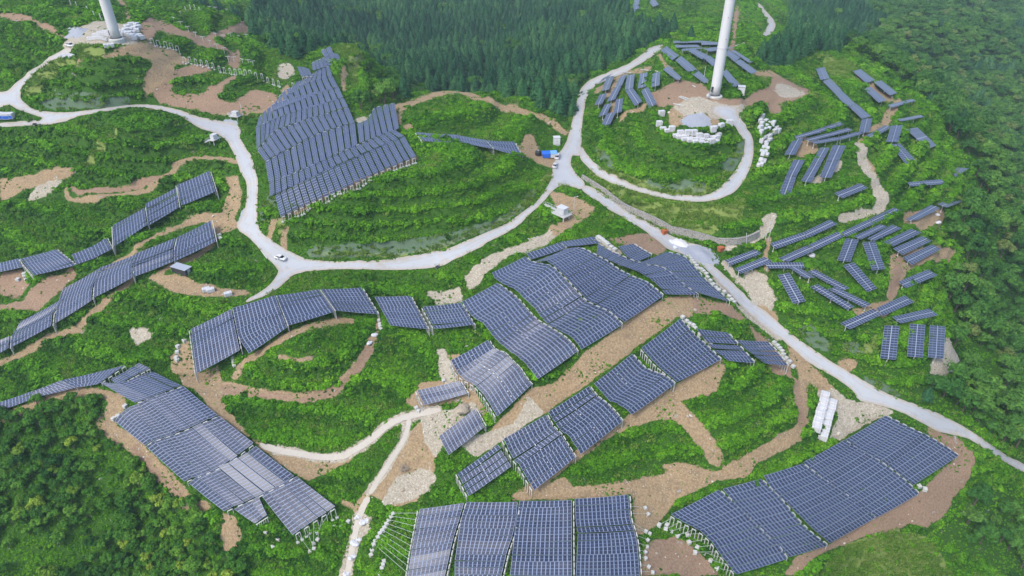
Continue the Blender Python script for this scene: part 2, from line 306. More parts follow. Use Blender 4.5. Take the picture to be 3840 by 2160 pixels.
LINES = [
 ('d',[(170,475),(166,490),(180,502),(240,503),(310,495),(370,478),(410,450),(450,418),(480,405),(530,402),(600,408)],9),
 ('r',[(180,478),(200,487),(280,480),(350,467),(400,450)],10),
 ('d',[(560,560),(520,548),(470,560),(400,590),(350,625),(300,655),(260,690)],8),
 ('d',[(545,612),(500,640),(440,665),(400,690),(380,700)],9),
 ('d',[(330,705),(300,735),(250,775),(215,805),(195,828),(120,850),(85,875),(40,900),(0,915),(-60,930)],13),
 ('r',[(130,700),(95,730),(60,765),(0,778)],14),
 ('d',[(0,1053),(60,1030),(130,1000),(200,985),(260,990),(300,1010)],17),
 ('d',[(300,1010),(275,1050),(262,1068),(280,1085),(330,1115),(370,1150),(400,1185),(430,1220),(470,1260),(510,1280)],30),
 ('r',[(340,1130),(400,1195),(450,1245)],16),
 ('d',[(470,960),(520,968),(540,990),(550,1030),(580,1060)],22),
 ('d',[(555,965),(640,985),(700,995),(760,1000),(830,985),(880,940),(920,890),(940,850),(955,810)],13),
 ('r',[(560,975),(640,992),(760,1008),(840,990),(900,930),(930,880)],13),
 ('d',[(590,950),(620,910),(670,880),(720,845),(790,820),(850,805),(890,812)],12),
 ('d',[(700,900),(740,906),(780,903)],7),
 ('p',[(690,1130),(740,1138),(800,1150),(860,1150),(910,1125),(960,1080),(1000,1052),(1060,1038),(1100,1030)],17),
 ('p',[(1025,1060),(1015,1110),(985,1155),(950,1210),(925,1240)],15),
 ('d',[(800,1165),(850,1160),(880,1150)],12),
 ('d',[(930,1235),(905,1270),(895,1310)],14),
 ('p',[(900,1300),(900,1340),(880,1400),(865,1460)],22),
 ('d',[(1015,268),(1060,250),(1130,226),(1160,228),(1200,252),(1260,272),(1330,292),(1380,310),(1425,332)],6),
 ('r',[(0,38),(50,45),(70,50),(120,70),(150,90),(165,98)],7),
 ('r',[(300,0),(320,25),(325,45)],8),
 ('d',[(540,285),(620,290),(690,272),(715,245),(722,215)],7),
 ('r',[(430,245),(500,262),(600,275),(690,268)],7),
 ('d',[(1240,365),(1300,380),(1330,395)],6),
 ('d',[(1560,300),(1620,270),(1690,240)],6),
 ('d',[(1660,140),(1668,165),(1690,180)],8),
 ('d',[(1500,230),(1550,200),(1580,185),(1640,170)],5),
 ('r',[(1840,130),(1850,60),(1855,20)],9),
 ('d',[(1900,185),(1940,188),(1960,195)],5),
 ('d',[(1510,260),(1550,215),(1545,270),(1520,310)],8),
 ('d',[(2020,905),(2018,1000),(2022,1060),(2005,1085),(1960,1110)],20),
 ('d',[(2000,890),(2050,940),(2090,985)],16),
 ('d',[(1700,1020),(1760,1075),(1805,1150)],22),
 ('p',[(1800,700),(1830,740),(1880,790),(1960,850)],8),
 ('d',[(2235,300),(2200,325),(2180,340),(2160,360)],8),
 ('d',[(2165,390),(2190,440),(2215,490),(2218,520)],18),
 ('r',[(2265,640),(2255,690),(2245,740)],16),
 ('p',[(1820,660),(1850,695),(1900,740),(1940,775)],11),
 ('d',[(1900,690),(1900,730),(1925,780)],16),
 ('d',[(1695,545),(700,545)],1),
 ('d',[(690,560),(680,590),(672,605)],9),
 ('d',[(722,570),(712,600),(716,625)],9),
 ('d',[(706,552),(760,525),(850,480),(950,440),(1045,400)],6),
 ('p',[(1500,605),(1540,625),(1560,640)],10),
 ('d',[(1935,600),(1925,640),(1930,680)],10),
]
LINES = [(a, b, max(w * 1.3, 11)) for a, b, w in LINES if w > 1]
CONIFER = [
 [(640,95),(640,20),(700,-10),(1580,-10),(1575,40),(1575,62),(1600,72),(1700,74),(1700,95),(1640,108),(1560,160),(1490,185),(1450,225),(1435,300),(1400,300),(1300,262),(1200,235),(1150,210),(1050,225),(1000,260),(985,230),(960,150),(930,100),(900,92),(840,105),(780,145),(700,130)],
 [(1985,-10),(2170,-10),(2200,60),(2180,110),(2130,140),(2060,150),(1990,165),(1930,160),(1900,150),(1930,128),(1965,118),(1985,80)],
]
BROAD = [
 [(2170,-10),(2700,-10),(2700,1140),(2576,1135),(2440,1050),(2250,975),(2330,975),(2440,960),(2440,900),(2395,850),(2400,790),(2375,730),(2410,650),(2380,600),(2380,560),(2440,500),(2450,440),(2390,360),(2350,300),(2300,235),(2200,175),(2150,150),(2200,90)],
 [(975,200),(1000,280),(930,290),(905,280),(935,245),(955,215)],
 [(620,55),(660,60),(780,140),(740,165),(650,120)],
 [(2490,1225),(2450,1260),(2400,1300),(2340,1345),(2500,1420),(2560,1500),(2750,1500),(2750,1320),(2576,1245),(2530,1225)],
]
THICKET = [
 [(-120,1060),(60,1030),(180,1005),(270,1010),(270,1050),(250,1080),(290,1110),(350,1180),(420,1245),(500,1290),(550,1310),(560,1400),(610,1410),(640,1500),(-120,1540)],
]

# rasterise the survey sheet at half scale
CW, CH = 1410, 860
COX, COY = -122, -122                   # sheet coordinate of the canvas corner
def inpoly(px, py, pts):
    inside = np.zeros(px.shape, bool)
    n = len(pts)
    for i in range(n):
        x1, y1 = pts[i]; x2, y2 = pts[(i + 1) % n]
        if y1 == y2: continue
        c = ((y1 > py) != (y2 > py)) & (px < (x2 - x1) * (py - y1) / (y2 - y1) + x1)
        inside ^= c
    return inside
def fill(cv, pts):
    P = np.array(pts, float)
    x0, y0 = np.floor((P.min(0) - [COX, COY]) / 2).astype(int) - 1
    x1, y1 = np.ceil((P.max(0) - [COX, COY]) / 2).astype(int) + 2
    x0 = max(x0, 0); y0 = max(y0, 0); x1 = min(x1, CW); y1 = min(y1, CH)
    if x1 <= x0 or y1 <= y0: return
    gx, gy = np.meshgrid(np.arange(x0, x1) * 2 + COX, np.arange(y0, y1) * 2 + COY)
    m = inpoly(gx, gy, pts)
    cv[y0:y1, x0:x1] = np.maximum(cv[y0:y1, x0:x1], m)
def stroke(cv, pts, w):
    for (xa, ya), (xb, yb) in zip(pts[:-1], pts[1:]):
        r = w / 2 + 3
        x0 = max(int((min(xa, xb) - r - COX) / 2), 0); x1 = min(int((max(xa, xb) + r - COX) / 2) + 2, CW)
        y0 = max(int((min(ya, yb) - r - COY) / 2), 0); y1 = min(int((max(ya, yb) + r - COY) / 2) + 2, CH)
        if x1 <= x0 or y1 <= y0: continue
        gx, gy = np.meshgrid(np.arange(x0, x1) * 2 + COX, np.arange(y0, y1) * 2 + COY)
        dx, dy = xb - xa, yb - ya
        t = np.clip(((gx - xa) * dx + (gy - ya) * dy) / (dx * dx + dy * dy + 1e-9), 0, 1)
        dd = np.hypot(gx - xa - t * dx, gy - ya - t * dy)
        cv[y0:y1, x0:x1] = np.maximum(cv[y0:y1, x0:x1], dd < w / 2)
CV = {k: np.zeros((CH, CW)) for k in 'drpnlg'}
for k, pts in POLY: fill(CV[k], pts)
for k, pts, w in LINES: stroke(CV[k], pts, w)
def ribbon(pts, w):
    P = np.array(pts, float); t = np.gradient(P, axis=0); t /= np.linalg.norm(t, axis=1, keepdims=True)
    wv = np.broadcast_to(np.asarray(w, float), (len(P),))[:, None] / 2
    nrm = np.stack([-t[:, 1], t[:, 0]], -1)
    return [tuple(p) for p in np.vstack([P + nrm * wv, (P - nrm * wv)[::-1]])]
TRACKS = [([(655,1120),(700,1134),(750,1141),(800,1149),(850,1150),(890,1136),(925,1112),(960,1082),(1000,1054),(1050,1041),(1108,1030)], 15),
          ([(1030,1052),(1024,1085),(1012,1115),(985,1155),(962,1190),(945,1218),(930,1242)], 12),
          ([(928,1250),(908,1285),(896,1330),(884,1390),(872,1460)], 15)]
CV['road'] = np.zeros((CH, CW))
for pts, w in TRACKS: fill(CV['road'], ribbon(pts, w))
for pts in ROADS.values(): fill(CV['road'], pts)
CV['conifer'] = np.zeros((CH, CW)); CV['broad'] = np.zeros((CH, CW)); CV['thicket'] = np.zeros((CH, CW)); CV['panel'] = np.zeros((CH, CW))
for p in CONIFER: fill(CV['conifer'], p)
for p in BROAD: fill(CV['broad'], p)
for p in THICKET: fill(CV['thicket'], p)
for k in 'drpnlg': CV[k] = blur(CV[k], 2 if k in 'drp' else 1, 2)

def cvs(k, u, v):
    G = CV[k]
    i = np.clip((np.asarray(u) - COX) / 2, 0, CW - 1.001); j = np.clip((np.asarray(v) - COY) / 2, 0, CH - 1.001)
    i0 = i.astype(int); j0 = j.astype(int); a = i - i0; b = j - j0
    return (G[j0, i0] * (1 - a) * (1 - b) + G[j0, i0 + 1] * a * (1 - b) + G[j0 + 1, i0] * (1 - a) * b + G[j0 + 1, i0 + 1] * a * b)
# ------------------------------------------------------------------ solar strips: bays of rows, each bay = (array, bay, upper/left edge polyline, right edge polyline, rows, gap)
BAYS = []
def bay(arr, name, L, R, n, gap=.05, h=3.0, brace=False, frames='R', tilt=0.0):
    BAYS.append(dict(arr=arr, name=name, L=L, R=R, n=n, gap=gap, h=h, brace=brace, frames=frames, tilt=tilt))
# arrays: G bottom centre
bay('G','leftmost bay of the bottom-centre array',[(1056,1281),(1034,1394),(1026,1449),(1018,1520)],[(1167,1263.5),(1157,1300),(1139,1357),(1119,1449),(1105,1500)],14,.05,frames='LR')
bay('G','second bay of the bottom-centre array',[(1174,1263),(1160,1304),(1144,1412),(1144,1449),(1138,1510)],[(1302,1262),(1299,1299),(1289,1349),(1275,1387),(1261,1449),(1245,1510)],15,.05)
bay('G','third bay of the bottom-centre array',[(1307,1260.5),(1296,1324),(1283,1449),(1278,1515)],[(1438,1257),(1439,1449),(1439,1515)],15,.05)
bay('G','rightmost bay of the bottom-centre array',[(1446,1254),(1449,1319),(1454,1337),(1449,1449),(1447,1520)],[(1580,1244),(1584,1304),(1597,1342),(1604,1379),(1609,1449),(1614,1520)],15,.06)
# H bottom right
bay('H','first bay of the bottom-right array, nearest the camera',[(1688,1293),(1715,1312),(1760,1334),(1788,1357),(1815,1397),(1853,1444.5)],[(1807,1232),(1858,1275),(1895,1314),(1930,1349),(1953,1366),(1980,1407)],11,.06,frames='LR')
bay('H','second bay of the bottom-right array',[(1818,1229.5),(1848,1265),(1888,1304),(1942,1357),(1986,1402)],[(1913,1204.5),(1959,1249),(2007,1309),(2039,1339),(2082,1372)],11,.05)
bay('H','third bay of the bottom-right array',[(1921,1197),(1939,1227),(1992,1277),(2039,1324),(2087,1367)],[(2018,1166),(2067,1202),(2117,1237),(2169,1274),(2203,1302)],11,.05)
bay('H','fourth bay of the bottom-right array',[(2021,1161),(2069,1202),(2119,1237),(2172,1277),(2207,1302)],[(2123,1108),(2209,1157),(2259,1194),(2294,1224),(2312,1242)],11,.05)
bay('H','farthest bay of the bottom-right array, beside the road',[(2127,1106),(2169,1134),(2227,1164),(2264,1194),(2299,1219)],[(2227,1044.5),(2285,1074),(2357,1109),(2412,1146)],10,.05)
# F diagonal
bay('F','four-row bay at the lower end of the diagonal array',[(1150,1188),(1180,1248)],[(1251.5,1117),(1286,1174.5)],4,.13,brace=True,frames='L')
bay('F','lowest full bay of the diagonal array',[(1266,1103),(1290,1152),(1305,1167),(1337,1222),(1344,1234)],[(1373,1041.5),(1388,1071),(1411,1092),(1426,1119),(1438,1137),(1447,1151.5)],8,.13,brace=True,frames='LR')
bay('F','middle bay of the diagonal array',[(1379,1036.5),(1408,1081),(1433,1096),(1441,1114),(1452,1127),(1461,1141.5)],[(1481,971.5),(1501,997),(1528,1016.5),(1548,1037),(1565.5,1060)],8,.11,brace=True)
bay('F','upper bay of the diagonal array above the bare soil',[(1494,964),(1515,987),(1535,1010.5),(1555,1014),(1578,1032),(1590,1043)],[(1589,890.5),(1623,927),(1678,947),(1698,965.5)],8,.09,brace=True)
bay('F','top bay of the diagonal array beside the green mound',[(1614,874.5),(1648,914.5),(1678,939.5),(1704,961)],[(1710.5,802),(1748,842),(1785.5,877),(1814,904.5)],8,.11,brace=True,frames='LR')
bay('F','dark bay between the diagonal array and the road',[(1752,826),(1770,850),(1795,880),(1832,905)],[(1828,835),(1850,858),(1872,884),(1898,912)],5,.12)
bay('F','last dark diagonal bay, next to the road',[(1854,854.5),(1885,885),(1928,916)],[(1930,859),(1955,885),(1982,919.5)],5,.10)
# E central
bay('E','short top bay on the ridge of the central array',[(1410,608),(1424,622)],[(1493,594),(1508,609)],2,.08)
bay('E','second short bay on the ridge of the central array',[(1324,637),(1336,652)],[(1408,610),(1424,623)],2,.08)
bay('E','right bay of the central array',[(1340,659),(1374,655),(1397,669),(1415,687),(1435,709),(1454,730),(1479,757),(1534,779),(1549,794),(1571,812)],[(1424,626),(1453,622),(1470,626),(1494,638),(1528,657),(1549,674),(1568,685),(1589,695),(1629,709),(1644,722),(1668,744)],17,.08,brace=True)
bay('E','middle bay of the central array',[(1238,684),(1247,704),(1265,715),(1297,727),(1327,757),(1342,770),(1355,789),(1375,817),(1432,841),(1445,853),(1463,879)],[(1321,642),(1336,660),(1390,668),(1412,691),(1432,712),(1450,734),(1474,760),(1532,782),(1548,798),(1565,818)],17,.08,brace=True)
bay('E','left bay of the central array',[(1162,756.5),(1175,779),(1190,799),(1215,811),(1240,844),(1255,861),(1282,883),(1302,896),(1320,913),(1340,936),(1353,954)],[(1250,713),(1265,722),(1297,745),(1315,765),(1333,789),(1350,806),(1383,824),(1405,836),(1420,846),(1441,868),(1452,886)],18,.08,brace=True)
bay('E','lower-left bay of the central array',[(1134,906),(1148,934),(1157,946),(1172,958),(1190,964),(1203,976),(1217,992),(1251,1047)],[(1227,854),(1243,881),(1268,885),(1287,907),(1306,925),(1324,954),(1337,967)],12,.08,brace=True,frames='LR')
# K dark right slope of the central array
bay('K','dark bay on the far slope of the central array',[(1500,638),(1536,656),(1569,671),(1606,683),(1639,701),(1659,721),(1676,738)],[(1504,613),(1544,634),(1574,648),(1603,660),(1669,671),(1694,693),(1718,715),(1743,733),(1758,742)],14,.10)
bay('K','short bay on bare soil behind the central array',[(1555,620),(1577,644),(1603,659)],[(1592,612),(1620,630),(1640,640)],4,.10)
bay('K','roadside bay of the central array beside the gravel heap',[(1608,661),(1672,670),(1690,690),(1710,708),(1730,722),(1762,738)],[(1676,633),(1722,643),(1752,678),(1772,702),(1795,722),(1836,758)],11,.10,frames='LR')
# D arc
bay('D','left end bay of the curved array around the mound',[(480,828),(495,938)],[(581,777),(602.5,879.5)],9,.02,frames='LR')
bay('D','second bay of the curved array around the mound',[(585,774.5),(600,850),(626,889.5)],[(691,743),(721,822)],9,.02)
bay('D','third bay of the curved array around the mound',[(694,742),(725,818)],[(801,728),(840,783)],8,.02)
bay('D','fourth bay of the curved array around the mound',[(809,728),(844,781)],[(908,723),(950,789.5)],6,.06)
bay('D','fifth, darkest bay of the curved array around the mound',[(942,746),(982,818)],[(1031,744.5),(1076,827)],8,.06)
bay('D','right end bay of the curved array around the mound',[(1064,772),(1094,827)],[(1159,761),(1193,819)],5,.12,frames='LR')
# M small
bay('M','three-row bay above the white gravel track',[(1049,982),(1068,1019.5)],[(1155,958),(1175,989.5)],3,.08,frames='LR')
bay('M','small tilted bay on the pale rubble slope',[(1104,1097),(1129,1146)],[(1194,1028),(1219,1072)],4,.03)
# I lower left
bay('I','grey ridge bay at the left edge',[(-12,1014),(-12,1038)],[(80,985),(83,1002)],3,.04)
bay('I','second grey ridge bay at the left',[(80,984),(83,1001)],[(150,959),(190,974)],3,.04)
bay('I','long grey ridge bay above the sandy track',[(152,957),(190,975)],[(314,918),(247,966)],4,.04)
bay('I','short grey bay on the crest of the lower-left array',[(350,914),(278,955)],[(376,925),(295,968)],6,.10)
bay('I','crest bay of the lower-left array',[(387,934),(347,947),(300,966),(250,961)],[(458,969),(400,990),(372,1002),(338,1012)],6,.08)
bay('I','second bay of the lower-left array',[(463,972),(400,993),(345,1017),(325,1024),(304,1040),(288,1060)],[(548,1044),(490,1068),(440,1090),(400,1102),(378,1109),(363,1120)],8,.08)
bay('I','third bay of the lower-left array',[(553,1047),(490,1073),(445,1091),(381,1111),(366,1122)],[(638,1113),(592,1149),(551,1175),(497,1197),(462,1210)],8,.08)
bay('I','fourth bay of the lower-left array',[(644,1120),(625,1137),(585,1160),(518,1187),(495,1200),(475,1217)],[(740,1195),(714,1216),(687,1226),(650,1247),(590,1272),(562,1286)],7,.08)
bay('I','lowest bay of the lower-left array',[(747,1198),(700,1220),(654,1243)],[(844,1273),(789,1309),(735,1345)],5,.07,frames='R')
bay('I','short last bay of the lower-left array beside the dirt',[(650,1247),(588,1281)],[(672,1296),(640,1317)],3,.06,frames='R')
# B left
bay('B','lowest of the three upper-left hillside bays',[(285,567),(288,618)],[(362,522),(369,567)],8,.02,frames='LR')
bay('B','middle of the three upper-left hillside bays',[(366,512),(372,568)],[(442,472),(449,522)],9,.03)
bay('B','top of the three upper-left hillside bays',[(446,465),(456,516)],[(526,431),(542,482)],8,.05,frames='LR')
bay('B','small pale bay left of the hillside bays',[(229,621),(240,647)],[(266,598.5),(280,626)],4,.02)
bay('B','small bay beside the dark left-edge bay',[(181,640),(192,666)],[(228,622),(240,647)],4,.02)
bay('B','dark bay at the left edge',[(51,651),(86,693)],[(139,626),(189,666)],7,.04,frames='LR')
bay('B','pale bay cut by the left edge',[(-14,664),(-14,686)],[(45,650),(54,671)],3,.03)
# C long left run
bay('C','top bay of the long left-hand array',[(446,595),(438,630),(438,657)],[(530,553.5),(541,608)],9,.03,frames='R')
bay('C','second bay of the long left-hand array',[(343,637),(333,665),(334,697)],[(441,599),(434,625),(434,657)],9,.03)
bay('C','third bay of the long left-hand array',[(252,674),(237,712),(236,749)],[(342,639),(331,667),(331,698)],9,.03)
bay('C','fourth bay of the long left-hand array',[(158,727),(143,770),(139,813)],[(250,676),(231,725),(229,755)],9,.03)
bay('C','fifth bay of the long left-hand array',[(52,808),(27,850),(26,873)],[(158,752),(131,790),(128,821)],8,.03)
bay('C','pale bay of the long left-hand array cut by the left edge',[(-15,862),(-15,896)],[(23,846),(21,876)],5,.03)
# N arc behind
bay('N','left bay of the thin array behind the big mound',[(1047,331.5),(1066,355)],[(1149,338),(1156,356)],3,.03,frames='L')
bay('N','middle bay of the thin array behind the big mound',[(1150,338),(1157,357)],[(1221,352.5),(1240,374)],3,.03)
bay('N','right bay of the thin array behind the big mound',[(1222,353),(1245,375)],[(1293,357),(1313,394)],4,.08)
# A upper array: columns run away from the camera, rows counted along the bay
bay('A','front bay of the big upper array',[(704,545),(760,520),(850,479),(950,434),(1048,392)],[(691,493),(740,468),(830,425),(930,380),(1019,342)],22,.22,frames='L')
bay('A','second, pale bay of the big upper array',[(677,495),(740,466),(830,424),(920,382),(1018,341)],[(676,460),(740,436),(830,396),(900,364),(996,326)],22,.22)
bay('A','third bay of the big upper array',[(675,460),(740,435),(830,395),(900,362)],[(666,408),(730,375),(800,336),(894,309)],14,.22)
bay('A','eastern wing of the big upper array',[(903,361),(1005,322)],[(897,310),(924,302),(942,270),(994,259)],7,.22)
bay('A','fourth bay of the big upper array',[(666,406),(800,334),(893,307)],[(647,380),(690,330),(780,298),(878,270)],16,.22)
bay('A','fifth bay of the big upper array',[(645,378),(690,328),(780,296),(877,268)],[(642,320),(700,295),(780,268),(866,246)],17,.22)
bay('A','sixth bay of the big upper array',[(644,319),(720,288),(865,245)],[(650,297),(684,262),(740,245),(853,218)],15,.22)
bay('A','seventh bay of the big upper array',[(684,280),(760,250),(852,217)],[(690,260),(714,226),(770,208),(838,190)],11,.22)
bay('A','eighth bay of the big upper array',[(714,246),(770,210),(837,189)],[(745,207),(765,200),(800,177),(829,166)],9,.22)
bay('A','small top bay at the tip of the upper array',[(786,178),(836,163)],[(784,158),(825,140)],5,.15)
bay('A','last pale bay at the tip of the upper array',[(822,153),(862,156)],[(813,133),(850,134)],3,.15,frames='L')
bay('A','topmost pair at the tip of the upper array',[(815,142),(842,140)],[(806,127),(832,117)],2,.2)
bay('A','lavender trio left of the upper array tip',[(757,192),(786,190)],[(747,166),(777,172)],3,.12,frames='L')

# fixed tilt tables: four corners each
def c6(*p): return [(x / 3.391 + 1502.6, y / 3.391 + 67.1) for x, y in p]
def tl(i, j, *p): return [(x / 4 + 644 * i, y / 4 + 362.25 * j) for x, y in p]
TABLES = [('tower hill', q) for q in [
 c6((540,200),(590,165),(695,245),(640,285)), c6((665,285),(715,250),(830,345),(775,385)), c6((780,385),(832,348),(957,462),(915,482)),
 c6((560,365),(607,332),(720,435),(680,455)), c6((775,205),(830,188),(945,245),(895,278)), c6((905,265),(955,245),(1060,322),(1005,352)),
 c6((1065,400),(1100,362),(1215,490),(1155,515)), c6((1100,235),(1115,195),(1220,265),(1170,298)), c6((1172,298),(1222,278),(1365,380),(1315,405)),
 c6((1140,205),(1172,200),(1330,300),(1290,305)), c6((648,120),(880,117),(888,133),(652,140)), c6((884,118),(1035,133),(1042,152),(890,155)),
 c6((660,156),(855,154),(880,172),(672,178)), c6((720,190),(860,178),(930,180),(722,208)), c6((905,187),(1080,165),(1170,180),(960,212)),
 c6((255,415),(320,402),(305,520),(235,538)), c6((240,545),(300,518),(382,635),(320,675)), c6((365,400),(428,390),(415,510),(345,527)),
 c6((470,400),(538,383),(530,498),(460,517)), c6((375,545),(430,512),(508,655),(440,690)), c6((190,430),(255,398),(210,500),(150,520)),
 c6((145,520),(205,505),(150,620),(80,640)), c6((80,430),(145,418),(100,535),(38,548)), c6((45,440),(138,393),(102,422),(8,488)),
 c6((20,580),(85,567),(42,655),(-25,668)), c6((160,622),(220,608),(208,725),(138,742)), c6((62,665),(125,650),(80,745),(10,770)), c6((80,745),(160,722),(110,830),(30,850))]]
TABLES += [('far hill', q) for q in [tl(2,0,(1215,58),(1275,50),(1295,130),(1240,138)), tl(2,0,(1240,-30),(1292,-30),(1275,48),(1215,55)), tl(2,0,(1345,-25),(1420,-30),(1478,45),(1420,68))]]
TABLES += [('upper right terrace', q) for q in [
 tl(3,0,(483,690),(568,675),(620,790),(530,803)), tl(3,0,(550,815),(630,792),(745,912),(668,935)), tl(3,0,(668,935),(745,915),(880,1045),(790,1070)),
 tl(3,0,(815,1070),(890,1045),(1035,1170),(945,1195)), tl(3,0,(945,1200),(1050,1188),(1020,1330),(915,1330)), tl(3,0,(855,715),(930,695),(1075,805),(990,835)),
 tl(3,0,(1065,825),(1140,808),(1300,935),(1225,960)), tl(3,0,(965,895),(1030,870),(1195,1005),(1115,1033)), tl(3,0,(1205,1055),(1445,995),(1488,1012),(1250,1082)),
 tl(3,0,(1300,1200),(1530,1155),(1575,1175),(1345,1222)), tl(3,0,(228,1382),(500,1300),(535,1330),(270,1402)), tl(3,0,(500,1300),(722,1222),(782,1245),(540,1325)),
 tl(3,0,(370,1400),(600,1340),(650,1365),(430,1420)), tl(3,0,(590,1345),(800,1285),(855,1310),(650,1365)), tl(3,0,(430,1425),(680,1380),(760,1400),(480,1449)),
 tl(3,0,(700,1380),(900,1325),(970,1340),(760,1400)), tl(3,0,(985,1365),(1180,1260),(1240,1275),(1075,1385)), tl(3,0,(1240,1265),(1355,1258),(1310,1430),(1190,1425)),
 tl(3,0,(1390,1300),(1505,1283),(1695,1460),(1610,1500))]]
TABLES += [('right slope', q) for q in [
 tl(3,1,(1230,5),(1330,-5),(1505,185),(1405,220)), tl(3,1,(260,-55),(355,-55),(270,108),(165,105)), tl(3,1,(530,35),(620,38),(530,205),(430,205)),
 tl(3,1,(430,210),(530,208),(430,385),(333,370)), tl(3,1,(655,10),(785,15),(710,173),(588,170)), tl(3,1,(588,174),(710,177),(635,338),(520,335)),
 tl(3,1,(260,158),(370,162),(288,316),(186,312)), tl(3,1,(185,317),(287,320),(220,520),(105,515)), tl(3,1,(668,495),(925,395),(1005,440),(750,545)),
 tl(3,1,(1400,385),(1740,355),(1800,400),(1440,425)), tl(3,1,(1755,355),(1905,235),(2020,245),(1820,375)), tl(3,1,(1375,765),(1640,612),(1730,645),(1500,765)),
 tl(3,1,(1705,605),(1950,498),(2055,540),(1800,638)), tl(3,1,(20,1000),(350,890),(400,940),(80,1055)), tl(3,1,(355,890),(620,762),(700,805),(410,940)),
 tl(3,1,(105,1150),(395,1020),(470,1070),(205,1185)), tl(3,1,(410,1015),(700,880),(760,930),(480,1065)), tl(3,1,(735,890),(1005,762),(1070,802),(790,930)),
 tl(3,1,(1010,760),(1265,640),(1340,668),(1078,795)), tl(3,1,(-30,1192),(345,1190),(370,1248),(0,1250)), tl(3,1,(205,1237),(300,1235),(475,1342),(375,1350)),
 tl(3,1,(400,1285),(470,1262),(820,1449),(740,1475)), tl(3,1,(98,1320),(215,1295),(378,1579),(255,1608)), tl(3,1,(425,1440),(500,1410),(865,1634),(800,1668)),
 tl(3,1,(600,1460),(690,1440),(1040,1614),(965,1645)), tl(3,1,(785,950),(912,962),(828,1185),(697,1168)), tl(3,1,(950,990),(1080,980),(1178,1255),(1050,1270)),
 tl(3,1,(755,1222),(865,1190),(1095,1450),(1000,1488)), tl(3,1,(865,930),(1125,808),(1200,830),(935,960)), tl(3,1,(1000,950),(1250,812),(1345,848),(1070,975)),
 tl(3,1,(1165,985),(1440,852),(1545,890),(1265,1028)), tl(3,1,(1260,1050),(1555,925),(1645,975),(1355,1115)), tl(3,1,(1355,1145),(1650,1010),(1740,1055),(1450,1215)),
 tl(3,1,(1310,1385),(1610,1262),(1705,1320),(1390,1449)), tl(3,2,(728,355),(1060,205),(1145,265),(825,415)), tl(3,2,(1090,200),(1375,75),(1470,140),(1155,280)),
 tl(3,2,(1250,290),(1620,208),(1715,272),(1335,355)), tl(3,2,(1175,378),(1322,382),(1288,722),(1130,705)), tl(3,2,(1430,360),(1582,372),(1558,700),(1400,685)),
 tl(3,2,(1632,375),(1785,388),(1768,710),(1610,695)), tl(2,1,(2140,1170),(2440,1062),(2510,1100),(2205,1220)), tl(2,1,(2240,1255),(2540,1135),(2620,1180),(2305,1305))]]
for B in BAYS:
    fill(CV['panel'], list(B['L']) + list(B['R'])[::-1])
for _, q in TABLES:
    fill(CV['panel'], q)
# ------------------------------------------------------------------ helpers
def link(o, parent=None):
    C.objects.link(o)
    if parent is not None: o.parent = parent
    return o
def tag(o, label=None, cat=None, group=None, kind=None):
    if label: o['label'] = label
    if cat: o['category'] = cat
    if group: o['group'] = group
    if kind: o['kind'] = kind
    return o
def thing(name, loc, label, cat, group=None, rot=None):
    o = bpy.data.objects.new(name, None); o.empty_display_size = .5
    o.location = loc
    if rot is not None: o.rotation_euler = rot
    link(o); return tag(o, label, cat, group)
def np_mesh(name, V, F, mats=(), uvs=None, mi=None, smooth=False):
    """V (n,3); F list of index lists, or an (m,k) array"""
    me = bpy.data.meshes.new(name)
    V = np.asarray(V, np.float32)
    if isinstance(F, np.ndarray):
        m, k = F.shape
        me.vertices.add(len(V)); me.vertices.foreach_set('co', V.ravel())
        me.loops.add(m * k); me.loops.foreach_set('vertex_index', F.astype(np.int32).ravel())
        me.polygons.add(m); me.polygons.foreach_set('loop_start', np.arange(0, m * k, k, dtype=np.int32))
        me.polygons.foreach_set('loop_total', np.full(m, k, np.int32))
    else:
        me.from_pydata([tuple(map(float, v)) for v in V], [], [tuple(int(a) for a in f) for f in F])
    if uvs is not None:
        l = me.uv_layers.new(name='UVMap'); l.data.foreach_set('uv', np.asarray(uvs, np.float32).ravel())
    for mt in mats: me.materials.append(mt)
    if mi is not None: me.polygons.foreach_set('material_index', np.asarray(mi, np.int32))
    me.polygons.foreach_set('use_smooth', np.full(len(me.polygons), bool(smooth)))
    me.update(calc_edges=True); me.validate()
    return me
